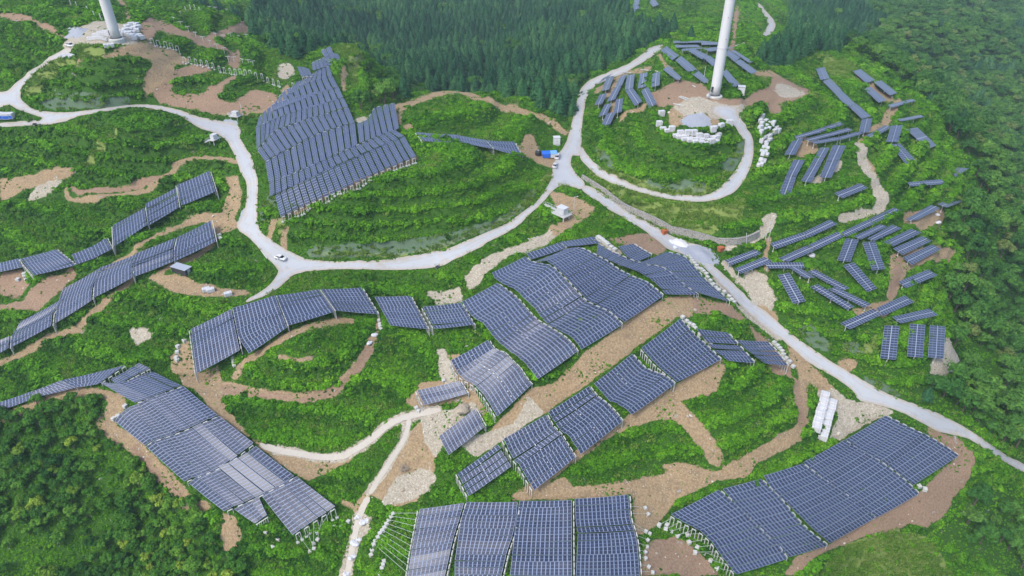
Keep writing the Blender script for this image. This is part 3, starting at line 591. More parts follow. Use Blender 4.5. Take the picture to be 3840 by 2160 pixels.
class MB:
    """collects simple solids into one mesh"""
    def __init__(s): s.V = []; s.F = []; s.M = []; s.n = 0
    def add(s, V, F, m=0):
        V = np.asarray(V, float); s.V.append(V); s.F += [[i + s.n for i in f] for f in F]; s.M += [m] * len(F); s.n += len(V)
    def box(s, c, size, m=0, rz=0.0, axes=None, taper=1.0, bevel=0.0):
        hx, hy, hz = [a / 2 for a in size]
        if bevel > 0:
            b = min(bevel, hx * .45, hy * .45, hz * .45)
            P = []
            for zz, ins in ((-hz, b), (-hz + b, 0), (hz - b, 0), (hz, b)):
                for px, py in ((-hx + b, -hy), (hx - b, -hy), (hx, -hy + b), (hx, hy - b), (hx - b, hy), (-hx + b, hy), (-hx, hy - b), (-hx, -hy + b)):
                    sx = (hx - ins) / hx; sy = (hy - ins) / hy
                    P.append((px * sx, py * sy, zz))
            P = np.array(P); F = [list(range(8))[::-1], list(range(24, 32))]
            for r in range(3):
                for k in range(8): F.append([r * 8 + k, r * 8 + (k + 1) % 8, r * 8 + 8 + (k + 1) % 8, r * 8 + 8 + k])
        else:
            P = np.array([(-hx, -hy, -hz), (hx, -hy, -hz), (hx, hy, -hz), (-hx, hy, -hz), (-hx * taper, -hy * taper, hz), (hx * taper, -hy * taper, hz), (hx * taper, hy * taper, hz), (-hx * taper, hy * taper, hz)])
            F = [[3, 2, 1, 0], [4, 5, 6, 7], [0, 1, 5, 4], [1, 2, 6, 5], [2, 3, 7, 6], [3, 0, 4, 7]]
        if axes is not None:
            A = np.array([np.asarray(a, float) / np.linalg.norm(a) for a in axes]); P = P @ A
        elif rz:
            ca, sa = math.cos(rz), math.sin(rz); P = P @ np.array([[ca, sa, 0], [-sa, ca, 0], [0, 0, 1]])
        s.add(P + np.asarray(c, float), F, m)
    def tube(s, a, b, r, n=6, m=0, r2=None):
        a = np.asarray(a, float); b = np.asarray(b, float); d = b - a; L = np.linalg.norm(d)
        if L < 1e-6: return
        d = d / L; u = np.cross(d, (0, 0, 1)); u = np.array((1., 0, 0)) if np.linalg.norm(u) < 1e-3 else u / np.linalg.norm(u); w = np.cross(d, u)
        r2 = r if r2 is None else r2
        ang = np.arange(n) * 2 * math.pi / n
        ring = np.cos(ang)[:, None] * u + np.sin(ang)[:, None] * w
        F = [[i, (i + 1) % n, n + (i + 1) % n, n + i] for i in range(n)] + [list(range(n))[::-1], list(range(n, 2 * n))]
        s.add(np.vstack([a + ring * r, b + ring * r2]), F, m)
    def lathe(s, prof, n=24, m=0, c=(0, 0, 0)):
        V = []; F = []
        for r, z in prof:
            for k in range(n):
                t = 2 * math.pi * k / n; V.append((r * math.cos(t), r * math.sin(t), z))
        for i in range(len(prof) - 1):
            for k in range(n): F.append([i * n + k, i * n + (k + 1) % n, (i + 1) * n + (k + 1) % n, (i + 1) * n + k])
        F.append(list(range(n))[::-1]); F.append([(len(prof) - 1) * n + k for k in range(n)])
        s.add(np.array(V) + np.asarray(c, float), F, m)
    def mesh(s, name, mats, smooth=False):
        return np_mesh(name, np.vstack(s.V), s.F, mats, mi=s.M, smooth=smooth)
    def obj(s, name, mats, parent=None, smooth=False):
        return link(bpy.data.objects.new(name, s.mesh(name, mats, smooth)), parent)

# ------------------------------------------------------------------ materials
def nodemat(name):
    m = bpy.data.materials.new(name); m.use_nodes = True
    nt = m.node_tree; b = nt.nodes['Principled BSDF']
    return m, nt, b
def N(nt, typ, **kw):
    n = nt.nodes.new(typ)
    for k, v in kw.items():
        if k in n.inputs: n.inputs[k].default_value = v
        else: setattr(n, k, v)
    return n
def mixc(nt, fac, a, b, blend='MIX'):
    m = nt.nodes.new('ShaderNodeMix'); m.data_type = 'RGBA'; m.blend_type = blend
    for sock, val in ((0, fac), (6, a), (7, b)):
        if hasattr(val, 'is_linked') or hasattr(val, 'links'): nt.links.new(val, m.inputs[sock])
        elif sock == 0: m.inputs[0].default_value = val
        else: m.inputs[sock].default_value = (*val, 1)
    return m.outputs[2]
def mth(nt, op, a, b=None, c=None, clamp=False):
    m = nt.nodes.new('ShaderNodeMath'); m.operation = op; m.use_clamp = clamp
    for i, v in enumerate((a, b, c)):
        if v is None: continue
        if hasattr(v, 'links'): nt.links.new(v, m.inputs[i])
        else: m.inputs[i].default_value = v
    return m.outputs[0]
def ramp(nt, x, lo, hi):
    m = nt.nodes.new('ShaderNodeMapRange'); m.interpolation_type = 'SMOOTHSTEP'
    nt.links.new(x, m.inputs[0]); m.inputs[1].default_value = lo; m.inputs[2].default_value = hi
    return m.outputs[0]
def noise(nt, scale, detail=3, rough=.6, vec=None):
    n = N(nt, 'ShaderNodeTexNoise', Scale=scale, Detail=detail, Roughness=rough)
    if vec is not None: nt.links.new(vec, n.inputs['Vector'])
    return n.outputs['Fac']
def worldpos(nt):
    return nt.nodes.new('ShaderNodeNewGeometry').outputs['Position']
def setbsdf(nt, b, col=None, rough=.8, spec=.3, metal=0.0):
    if col is not None:
        if hasattr(col, 'links'): nt.links.new(col, b.inputs['Base Color'])
        else: b.inputs['Base Color'].default_value = (*col, 1)
    b.inputs['Roughness'].default_value = rough
    b.inputs['Specular IOR Level'].default_value = spec
    b.inputs['Metallic'].default_value = metal
def worn(name, col, rough=.7, var=.25, scale=1.2, spec=.3, dirt=(.30, .25, .19), dirty=.25, metal=0.0):
    m, nt, b = nodemat(name); p = worldpos(nt)
    n1 = noise(nt, scale, 4, .65, p); n2 = noise(nt, scale * .23, 3, .6, p)
    c = mixc(nt, mth(nt, 'MULTIPLY', n1, var), col, tuple(x * .55 for x in col))
    c = mixc(nt, mth(nt, 'MULTIPLY', ramp(nt, n2, .5, .75), dirty), c, dirt)
    setbsdf(nt, b, c, rough, spec, metal); return m
M = {}
M['white'] = worn('white_painted_concrete', (.50, .51, .49), .7)
M['wrap'] = worn('white_plastic_wrap', (.55, .56, .58), .38, .18, .9, .5, dirty=.10)
M['strap'] = worn('grey_strap', (.30, .32, .33), .6)
M['tower'] = worn('white_tower_paint', (.62, .63, .65), .35, .08, .15, .5, dirty=.05)
M['steel'] = worn('galvanised_steel', (.48, .50, .52), .45, .2, 2, .5, dirty=.1, metal=.3)
M['dark'] = worn('dark_grey', (.035, .037, .042), .6)
M['rubber'] = worn('black_rubber', (.02, .02, .02), .8)
M['glass'] = worn('dark_glass', (.02, .025, .03), .08, spec=.6, dirty=0)
M['carwhite'] = worn('white_car_paint', (.66, .67, .68), .25, .05, 1, .6, dirty=.05)
M['carsilver'] = worn('silver_car_paint', (.50, .52, .55), .25, .05, 1, .6, dirty=.05)
M['blue'] = worn('blue_tarpaulin', (.02, .13, .62), .5, .3, 1.5, .4, dirty=.05)
M['orange'] = worn('rusty_orange_paint', (.42, .12, .045), .7, .4, 2)
M['rope'] = worn('grey_cable', (.42, .50, .44), .6)
M['woodgrey'] = worn('weathered_wood', (.40, .34, .27), .8)
M['red'] = worn('red_paint', (.5, .05, .04), .5)

def stone_mat():
    m, nt, b = nodemat('mortared_stone'); p = worldpos(nt)
    v = N(nt, 'ShaderNodeTexVoronoi', Scale=1.6); v.feature = 'DISTANCE_TO_EDGE'; nt.links.new(p, v.inputs['Vector'])
    v2 = N(nt, 'ShaderNodeTexVoronoi', Scale=1.6); nt.links.new(p, v2.inputs['Vector'])
    c = mixc(nt, ramp(nt, v.outputs['Distance'], .02, .10), (.13, .125, .11), mixc(nt, noise(nt, .5, 3, .6, p), (.24, .235, .215), (.40, .39, .36)))
    setbsdf(nt, b, c, .9, .2); return m
M['stone'] = stone_mat()
def rock_mat():
    m, nt, b = nodemat('limestone_rubble'); p = worldpos(nt)
    oi = N(nt, 'ShaderNodeObjectInfo')
    c = mixc(nt, oi.outputs['Random'], (.36, .30, .22), (.62, .59, .52))
    c = mixc(nt, mth(nt, 'MULTIPLY', noise(nt, 3, 3, .6, p), .5), c, (.25, .22, .18))
    setbsdf(nt, b, c, .9, .2); return m
M['rock'] = rock_mat()
def gravel_mat(nm='blue_grey_gravel', ca=(.21, .23, .27), cb=(.37, .40, .45)):
    m, nt, b = nodemat(nm); p = worldpos(nt)
    c = mixc(nt, noise(nt, 1.5, 5, .75, p), ca, cb)
    setbsdf(nt, b, c, .95, .15); return m
M['gravel'] = gravel_mat()
def road_mat():
    m, nt, b = nodemat('pale_concrete_road'); p = worldpos(nt)
    n = noise(nt, .09, 5, .65, p); n2 = noise(nt, 1.8, 4, .7, p); n3 = noise(nt, .35, 4, .6, p)
    c = mixc(nt, n, (.34, .365, .395), (.43, .455, .485))
    c = mixc(nt, mth(nt, 'MULTIPLY', ramp(nt, n3, .52, .72), .55), c, (.46, .40, .32))
    c = mixc(nt, mth(nt, 'MULTIPLY', n2, .30), c, (.36, .36, .36))
    uv = N(nt, 'ShaderNodeAttribute', attribute_name='edge')
    e = mth(nt, 'ADD', uv.outputs['Fac'], mth(nt, 'MULTIPLY', mth(nt, 'SUBTRACT', noise(nt, .7, 4, .7, p), .5), 1.3))
    c = mixc(nt, mth(nt, 'MULTIPLY', ramp(nt, e, .35, .9), .7), c, (.36, .31, .24))
    rut = mth(nt, 'SUBTRACT', 1.0, mth(nt, 'MULTIPLY', mth(nt, 'ABSOLUTE', mth(nt, 'SUBTRACT', uv.outputs['Fac'], .28)), 5.0), clamp=True)
    c = mixc(nt, mth(nt, 'MULTIPLY', mth(nt, 'MULTIPLY', rut, ramp(nt, n3, .3, .6)), .35), c, (.27, .26, .245))
    st = ramp(nt, noise(nt, .16, 5, .75, p), .56, .66)
    c = mixc(nt, mth(nt, 'MULTIPLY', st, .35), c, (.26, .255, .25))
    setbsdf(nt, b, c, .9, .2); return m
M['road'] = road_mat()

def ground_mat():
    m, nt, b = nodemat('hillside_soil_and_grass'); p = worldpos(nt)
    a1 = N(nt, 'ShaderNodeAttribute', attribute_name='soil'); a2 = N(nt, 'ShaderNodeAttribute', attribute_name='cover')
    s1 = N(nt, 'ShaderNodeSeparateColor'); nt.links.new(a1.outputs['Color'], s1.inputs[0])
    s2 = N(nt, 'ShaderNodeSeparateColor'); nt.links.new(a2.outputs['Color'], s2.inputs[0])
    nb = noise(nt, .35, 6, .7, p); nf = noise(nt, 1.6, 5, .7, p); nl = noise(nt, .05, 4, .6, p)
    nm_ = noise(nt, .12, 3, .6, p)
    def edge(ch, lo=.38, hi=.62, k=2.3):
        return ramp(nt, mth(nt, 'ADD', ch, mth(nt, 'MULTIPLY', mth(nt, 'SUBTRACT', mth(nt, 'MULTIPLY_ADD', nm_, .45, mth(nt, 'MULTIPLY', nb, .75)), .57), k)), lo, hi)
    grass = mixc(nt, nl, (.034, .105, .010), (.058, .15, .016))
    grass = mixc(nt, ramp(nt, nf, .35, .7), grass, (.024, .060, .010))
    c = mixc(nt, edge(s2.outputs[1]), grass, mixc(nt, nf, (.13, .20, .045), (.22, .27, .08)))
    net = mixc(nt, nf, (.10, .145, .11), (.20, .25, .22))
    c = mixc(nt, mth(nt, 'MULTIPLY', edge(s2.outputs[0], k=1.4), .55), c, net)
    tan = mixc(nt, nl, (.31, .225, .125), (.42, .325, .20)); tan = mixc(nt, ramp(nt, nf, .30, .72), tan, (.22, .155, .09))
    tan = mixc(nt, mth(nt, 'MULTIPLY', ramp(nt, nb, .46, .64), .55), tan, (.19, .14, .09))
    vo = N(nt, 'ShaderNodeTexVoronoi', Scale=1.5); nt.links.new(p, vo.inputs['Vector'])
    peb = ramp(nt, vo.outputs['Distance'], .30, .12)
    tan = mixc(nt, mth(nt, 'MULTIPLY', peb, mth(nt, 'MULTIPLY', ramp(nt, nb, .42, .62), .8)), tan, (.52, .46, .36))
    red = mixc(nt, nl, (.26, .175, .115), (.35, .26, .18)); red = mixc(nt, ramp(nt, nf, .3, .75), red, (.20, .13, .085))
    pale = mixc(nt, nb, (.32, .28, .21), (.50, .465, .39)); pale = mixc(nt, mth(nt, 'MULTIPLY', ramp(nt, nf, .35, .65), .7), pale, (.22, .195, .14))
    pale = mixc(nt, mth(nt, 'MULTIPLY', peb, .6), pale, (.66, .63, .56))
    gra = mixc(nt, nf, (.24, .265, .30), (.38, .41, .45))
    c = mixc(nt, edge(s1.outputs[0]), c, tan)
    c = mixc(nt, edge(s1.outputs[1]), c, red)
    c = mixc(nt, edge(s1.outputs[2]), c, pale)
    c = mixc(nt, edge(s2.outputs[2]), c, gra)
    setbsdf(nt, b, c, .95, .1)
    bp = N(nt, 'ShaderNodeBump', Strength=.6, Distance=.35); nt.links.new(nf, bp.inputs['Height']); nt.links.new(bp.outputs[0], b.inputs['Normal'])
    return m
M['ground'] = ground_mat()

def foliage(name, dark, mid, light, patch=.05, trans=.15, autumn=None, leaf=2.4):
    m, nt, b = nodemat(name); p = worldpos(nt)
    oi = N(nt, 'ShaderNodeObjectInfo')
    r = oi.outputs['Random']; n = noise(nt, patch, 4, .6, p); nf = noise(nt, leaf, 2, .6, p)
    f = mth(nt, 'ADD', mth(nt, 'MULTIPLY', ramp(nt, n, .33, .67), .5), mth(nt, 'MULTIPLY', r, .5))
    c = mixc(nt, ramp(nt, f, 0.0, .55), dark, mid)
    c = mixc(nt, ramp(nt, f, .45, 1.0), c, light)
    if autumn: c = mixc(nt, ramp(nt, r, .90, .97), c, autumn)
    # fine noise varies leaf tone from dark to pale for contrast
    g = N(nt, 'ShaderNodeMapRange'); nt.links.new(nf, g.inputs[0]); g.inputs[1].default_value = .32; g.inputs[2].default_value = .68; g.inputs[3].default_value = .58; g.inputs[4].default_value = 1.55
    vm = N(nt, 'ShaderNodeVectorMath', operation='SCALE'); nt.links.new(c, vm.inputs[0]); nt.links.new(g.outputs[0], vm.inputs['Scale']); c = vm.outputs[0]
    setbsdf(nt, b, c, .8, .08)
    tr = N(nt, 'ShaderNodeBsdfTranslucent'); nt.links.new(c, tr.inputs['Color'])
    mx = N(nt, 'ShaderNodeMixShader'); mx.inputs[0].default_value = trans
    nt.links.new(b.outputs[0], mx.inputs[1]); nt.links.new(tr.outputs[0], mx.inputs[2])
    nt.links.new(mx.outputs[0], nt.nodes['Material Output'].inputs['Surface'])
    return m
M['shrub_dark'] = foliage('dark_and_shaded_shrub_leaves', (.018, .072, .007), (.038, .130, .010), (.066, .19, .016), .05)  # darker shrub copy; paints shade onto terrace risers, thinly scattered elsewhere
M['shrub'] = foliage('shrub_leaves', (.040, .135, .007), (.080, .235, .010), (.135, .32, .018), .045)
M['grass'] = foliage('grass_blades', (.09, .19, .025), (.13, .24, .035), (.20, .29, .06), .06)
M['conifer'] = foliage('conifer_needles', (.012, .054, .026), (.029, .100, .040), (.062, .165, .055), .012, .10, None, 1.2)
M['broadleaf'] = foliage('broadleaf_leaves', (.022, .088, .018), (.054, .155, .024), (.11, .24, .036), .02, .15, (.13, .19, .05), 1.4)
M['thicket'] = foliage('thicket_leaves', (.018, .072, .013), (.054, .160, .018), (.13, .27, .032), .06, .15, (.20, .30, .035), 2.0)
M['bark'] = worn('bark', (.10, .08, .06), .9)

def panel_mat():
    m, nt, b = nodemat('solar_module_glass')
    uv = N(nt, 'ShaderNodeUVMap'); s = N(nt, 'ShaderNodeSeparateXYZ'); nt.links.new(uv.outputs[0], s.inputs[0])
    fu = mth(nt, 'FRACT', s.outputs[0]); fv = mth(nt, 'FRACT', s.outputs[1])
    du = mth(nt, 'MINIMUM', fu, mth(nt, 'SUBTRACT', 1.0, fu))
    dv = mth(nt, 'MINIMUM', fv, mth(nt, 'SUBTRACT', 1.0, fv))
    dm = mth(nt, 'ABSOLUTE', mth(nt, 'SUBTRACT', fv, .5))
    line = mth(nt, 'MAXIMUM', mth(nt, 'LESS_THAN', du, .105), mth(nt, 'LESS_THAN', dv, .036))
    mid = mth(nt, 'MULTIPLY', mth(nt, 'LESS_THAN', dm, .022), .75)
    fac = mth(nt, 'MAXIMUM', line, mid)
    # module to module difference
    fl = mth(nt, 'FLOOR', s.outputs[0]); oi = N(nt, 'ShaderNodeObjectInfo')
    wn = N(nt, 'ShaderNodeTexWhiteNoise'); wn.noise_dimensions = '2D'
    cx = N(nt, 'ShaderNodeCombineXYZ'); nt.links.new(fl, cx.inputs[0]); nt.links.new(mth(nt, 'MULTIPLY', oi.outputs['Random'], 91.0), cx.inputs[1]); nt.links.new(cx.outputs[0], wn.inputs['Vector'])
    cell = mixc(nt, wn.outputs['Value'], (.017, .023, .047), (.028, .038, .070))
    cell = mixc(nt, mth(nt, 'MULTIPLY', oi.outputs['Random'], .40), cell, (.035, .050, .100))
    dust = noise(nt, .35, 4, .6, worldpos(nt))
    cell = mixc(nt, mth(nt, 'MULTIPLY', ramp(nt, dust, .5, .8), .10), cell, (.30, .29, .27))
    c = mixc(nt, fac, cell, (.20, .25, .37))
    setbsdf(nt, b, c, .16, .34)
    nt.links.new(mth(nt, 'MULTIPLY_ADD', fac, .25, .32), b.inputs['Roughness'])
    return m
M['panel'] = panel_mat()
M['backsheet'] = worn('module_backsheet_and_frame', (.20, .21, .23), .5, .15, 2, .5, dirty=.1)

# ------------------------------------------------------------------ detailed ground on the 1 m grid
gx = np.arange(GX0, GX1 + .5 * GS, GS); gy = np.arange(GY0, GY1 + .5 * GS, GS)
GXX, GYY = np.meshgrid(gx, gy)
PU, PV, PD = project(np.stack([GXX, GYY, HS], -1))
# which grid points can be seen
_u, _v = np.meshgrid(np.arange(-120, 2700, 12.0), np.arange(-120, 1600, 12.0))
_P = unproject(_u.ravel(), _v.ravel()); _R = np.linalg.norm(_P - [0, 0, CAMZ], axis=1).reshape(_u.shape)
def hit_range(u, v):
    i = np.clip(np.rint((u + 120) / 12).astype(int), 0, _R.shape[1] - 1); j = np.clip(np.rint((v + 120) / 12).astype(int), 0, _R.shape[0] - 1)
    return _R[j, i]
def visible(x, y, z, tol=1.05):
    u, v, _ = project(np.stack([x, y, z], -1))
    r = np.sqrt(x * x + y * y + (z - CAMZ) ** 2)
    return r < hit_range(u, v) * tol + 4
VIS = visible(GXX, GYY, HS)
def classes(k):
    return cvs(k, PU, PV) * VIS
K = {k: classes(k) for k in CV}
onsheet = (PU > -115) & (PU < 2690) & (PV > -115) & (PV < 1590)
K['conifer'] = np.where(VIS & onsheet, K['conifer'], ((GYY > 380) & (GXX < 330)) * 1.0)
K['broad'] = np.where(VIS & onsheet, K['broad'], (((GYY > 330) & (GXX >= 330)) | ((GXX > 190 + .4 * GYY))) * 1.0)
_sw = (noise2(GXX, GYY, 22, 91) - .5) * 2.7
_c = blur(K['conifer'], 7); _b = blur(K['broad'], 7)
_tot = (K['conifer'] + K['broad']) > .5
K['conifer'] = (_tot & ((_c - _b + np.where(GYY > 330, _sw, _sw * .3)) > 0)) * 1.0; K['broad'] = (_tot & (K['conifer'] < .5)) * 1.0
wood = np.clip(K['conifer'] + K['broad'] + K['thicket'], 0, 1)
roadw = blur(K['road'], 2); panw = blur(np.clip(K['panel'] * 1.3, 0, 1), 3)
gate = np.clip(1 - blur(np.clip(roadw * 3, 0, 1), 3) - .75 * panw - wood, 0, 1)
_bare = blur(np.clip(np.maximum.reduce([K[k] for k in 'drpg']) * 1.5, 0, 1), 2)
gate = gate * (1 - .8 * _bare)
tt = HS / 4.2 + (noise2(GXX, GYY, 45, 5) - .5) * 1.1
fr = tt - np.floor(tt); st = np.clip((fr - .5) / .22, 0, 1); st = st * st * (3 - 2 * st)
HD = HS + blur(gate, 2) * (.65 + .35 * np.clip(noise2(GXX, GYY, 38, 6) * 2 - .4, 0, 1)) * np.clip((GYY - 150) / 70, .3, 1) * (4.2 * (np.floor(tt) + st) - 4.2 * tt + 1.3)
HD += gate * ((noise2(GXX, GYY, 7, 1) - .5) * .9 + (noise2(GXX, GYY, 3, 2) - .5) * .4)
_w = blur(np.clip(K['conifer'] + K['broad'], 0, 1), 12) * np.clip(1 - blur(np.clip(roadw * 4, 0, 1), 10) * 2.5, 0, 1) * np.clip(1 - blur(np.clip(panw * 3, 0, 1), 6) * 2, 0, 1)
_rd = 1 - np.abs(noise2(GXX * .8 + GYY * .5, GYY * .8 - GXX * .5, 70, 81) - .5) * 2
HD += _w * ((_rd - .6) * 16 + (noise2(GXX, GYY, 28, 82) - .5) * 6)
HD -= .30 * np.clip(roadw * 2, 0, 1)

FRAC = fr * (gate > .5) + .3 * (gate <= .5)
def ground_z(x, y): return sample(HD, x, y)

# one sheet, finer near the camera, out to the horizon
def fan_rows():
    ys = [-400., -200., -80., -20., 20., 50., 75.]
    y = 90.
    while y < 1000:
        ys.append(y); y += .50 * max(y, 110) / 110 * (1 if y < 480 else 1.6)
    y = 1000.
    while y < 6000: ys.append(y); y *= 1.12
    return np.array(ys)
YS = fan_rows(); NCOL = 760
ts = np.linspace(-1, 1, NCOL)
Wd = 0.92 * (np.maximum(YS, 60) + 95); Wd = np.where(YS > 1000, Wd * (1 + (YS - 1000) / 2000), Wd)
FXX = ts[None] * Wd[:, None]; FYY = np.repeat(YS[:, None], NCOL, 1)
FZ = sample(HD, FXX, FYY)
mu, mv, _ = project(np.stack([FXX, FYY, sample(HS, FXX, FYY)], -1))
fvis = (FYY > 60) & (FYY < 980) & visible(FXX, FYY, sample(HS, FXX, FYY), 1.04)
V = np.stack([FXX, FYY, FZ], -1).reshape(-1, 3)
nr = len(YS)
i0 = (np.arange(nr - 1)[:, None] * NCOL + np.arange(NCOL - 1)[None]).ravel()
F = np.stack([i0, i0 + 1, i0 + 1 + NCOL, i0 + NCOL], -1)
me = np_mesh('ground', V, F, [M['ground']], smooth=True)
def colattr(me, name, chans):
    a = me.color_attributes.new(name, 'FLOAT_COLOR', 'POINT')
    A = np.ones((len(me.vertices), 4), np.float32)
    for i, c in enumerate(chans): A[:, i] = c.ravel()
    a.data.foreach_set('color', A.ravel())
fc = {k: cvs(k, mu, mv) * fvis for k in 'drpnlg'}
colattr(me, 'soil', [fc['d'], fc['r'], fc['p']]); colattr(me, 'cover', [fc['n'], fc['l'], fc['g']])
ground = tag(link(bpy.data.objects.new('ground', me)), kind='structure')

# roads: outlines draped on the ground
def dense(pts, step=6.0):
    out = []
    n = len(pts)
    for i in range(n):
        a = np.array(pts[i], float); b = np.array(pts[(i + 1) % n], float)
        k = max(1, int(np.hypot(*(b - a)) / step))
        for q in range(k): out.append(tuple(a + (b - a) * q / k))
    return out
def smooth_loop(pts, it=1):
    P = np.array(pts, float)
    for _ in range(it):
        Q = np.roll(P, -1, 0); P = np.stack([P * .75 + Q * .25, P * .25 + Q * .75], 1).reshape(-1, 2)
    return [tuple(p) for p in P]
def drape(name, pts, mat, lift=.12, step=7.0, kind='structure', it=2):
    edge = dense(smooth_loop(pts, it), step)
    # tiny wobble so that the verge is not a ruled line
    e = np.array(edge); e = e + np.stack([noise2(e[:, 0] * 1.0, e[:, 1], 9, 31) - .5, noise2(e[:, 0], e[:, 1], 9, 32) - .5], -1) * 2.2
    E = [Vector(p) for p in e]
    n = len(E)
    x0, y0 = e.min(0); x1, y1 = e.max(0)
    X, Y = np.meshgrid(np.arange(x0, x1, step * .9), np.arange(y0, y1, step * .6))
    X = X.ravel(); Y = Y.ravel()
    ins = inpoly(X, Y, [tuple(p) for p in e])
    X = X[ins]; Y = Y[ins]
    dmin = np.full(len(X), 1e9)
    for p, q in zip(e, np.roll(e, -1, 0)):
        d = q - p; t = np.clip(((X - p[0]) * d[0] + (Y - p[1]) * d[1]) / (d @ d + 1e-9), 0, 1)
        dmin = np.minimum(dmin, np.hypot(X - p[0] - t * d[0], Y - p[1] - t * d[1]))
    k = dmin > step * .3
    X = X[k]; Y = Y[k]; dmin = dmin[k]
    pts2 = E + [Vector((a, b)) for a, b in zip(X, Y)]
    res = delaunay_2d_cdt(pts2, [], [list(range(n))], 1, 1e-4)
    vv = np.array([tuple(p) for p in res[0]])
    orig = res[3]
    ed = np.array([0.0 if not o else (1.0 if min(o) < n else max(0, 1 - dmin[min(o) - n] / 14)) for o in orig], np.float32)
    P = unproject(vv[:, 0], vv[:, 1])
    P[:, 2] = ground_z(P[:, 0], P[:, 1]) + .30 * np.clip(sample(roadw, P[:, 0], P[:, 1]) * 2, 0, 1) + lift - .30 + .12
    me = np_mesh(name, P, [list(f) for f in res[2]], [mat], smooth=True)
    a = me.attributes.new('edge', 'FLOAT', 'POINT'); a.data.foreach_set('value', ed)
    me.update()
    if len(me.polygons) and sum(p.normal.z for p in me.polygons) < 0: me.flip_normals()
    return tag(link(bpy.data.objects.new(name, me)), kind=kind)
for nm, pts in ROADS.items():
    drape('road', pts, M['road'])
M['track'] = gravel_mat('pale_gravel_track', (.36, .33, .28), (.52, .49, .43))
for pts, w in TRACKS:
    drape('gravel_track', ribbon(pts, w), M['track'], it=1)
# ------------------------------------------------------------------ solar strips on cable frames
ORD = ['first', 'second', 'third', 'fourth', 'fifth', 'sixth', 'seventh', 'eighth', 'ninth', 'tenth', 'eleventh', 'twelfth', 'thirteenth', 'fourteenth', 'fifteenth', 'sixteenth', 'seventeenth', 'eighteenth', 'nineteenth', 'twentieth', 'twenty-first', 'twenty-second', 'twenty-third']
GROUPN = {'G': 'solar strips of the bottom-centre array', 'H': 'solar strips of the bottom-right array', 'F': 'solar strips of the diagonal array', 'E': 'solar strips of the central array', 'K': 'solar strips on the dark slope', 'D': 'solar strips of the curved array', 'M': 'solar strips of the two small bays', 'I': 'solar strips of the lower-left array', 'B': 'solar strips of the hillside bays', 'C': 'solar strips of the long left array', 'N': 'solar strips behind the big mound', 'A': 'solar strips of the big upper array'}

def along(poly, f):
    P = np.array(poly, float); L = np.concatenate([[0], np.cumsum(np.hypot(*np.diff(P, axis=0).T))])
    f = np.asarray(f) * L[-1]
    return np.stack([np.interp(f, L, P[:, 0]), np.interp(f, L, P[:, 1])], -1)

HP = np.maximum(blur(HS, 9, 2), HS - .8)           # the cable frames ride over small dips
STRIPS = []; FRAMES = []
srng = np.random.default_rng(5)
for B in BAYS:
    n = B['n']; g = B['gap']
    f0 = (np.arange(n) + g / 2) / n; f1 = (np.arange(n) + 1 - g / 2) / n
    jl = srng.normal(0, .0, n)
    L0, L1, R0, R1 = along(B['L'], f0), along(B['L'], f1), along(B['R'], f0), along(B['R'], f1)
    Q = np.concatenate([L0, R0, R1, L1])
    W = unproject(Q[:, 0], Q[:, 1], B['h'], HP).reshape(4, n, 3)
    # keep each bay's ends on a smooth line in depth
    for s in range(4):
        if n >= 5:
            t_ = np.arange(n); ws = W[s]
            for ax_ in (2,):
                co_ = np.polyfit(t_, ws[:, ax_], 3 if n > 7 else 2); ws[:, ax_] = .35 * ws[:, ax_] + .65 * np.polyval(co_, t_)
    tw = srng.normal(0, .065, n) + np.where(srng.random(n) < .12, srng.normal(0, .18, n), 0)
    tw2 = srng.normal(0, .09, n)
    for i in range(n):
        a, b, c, d = [W[s, i].copy() for s in range(4)]
        a[2] += tw[i] + tw2[i]; b[2] += tw[i] - tw2[i]; c[2] -= tw[i] + tw2[i]; d[2] -= tw[i] - tw2[i]
        STRIPS.append(dict(B=B, i=i, q=(a, b, c, d), dist=float(np.linalg.norm((a + c) / 2 - [0, 0, CAMZ]))))
    # frames between the bays
    for side in B['frames']:
        e0, e1, o0 = (L0, L1, R0) if side == 'L' else (R0, R1, L0)
        w0, w1 = (W[0], W[3]) if side == 'L' else (W[1], W[2]); oth = (W[1] + W[2]) / 2 if side == 'L' else (W[0] + W[3]) / 2
        for i in range(n):
            FRAMES.append(dict(B=B, i=i, side=side, a=w0[i], b=w1[i], o=oth[i], dist=float(np.linalg.norm((w0[i] + w1[i]) / 2 - [0, 0, CAMZ]))))

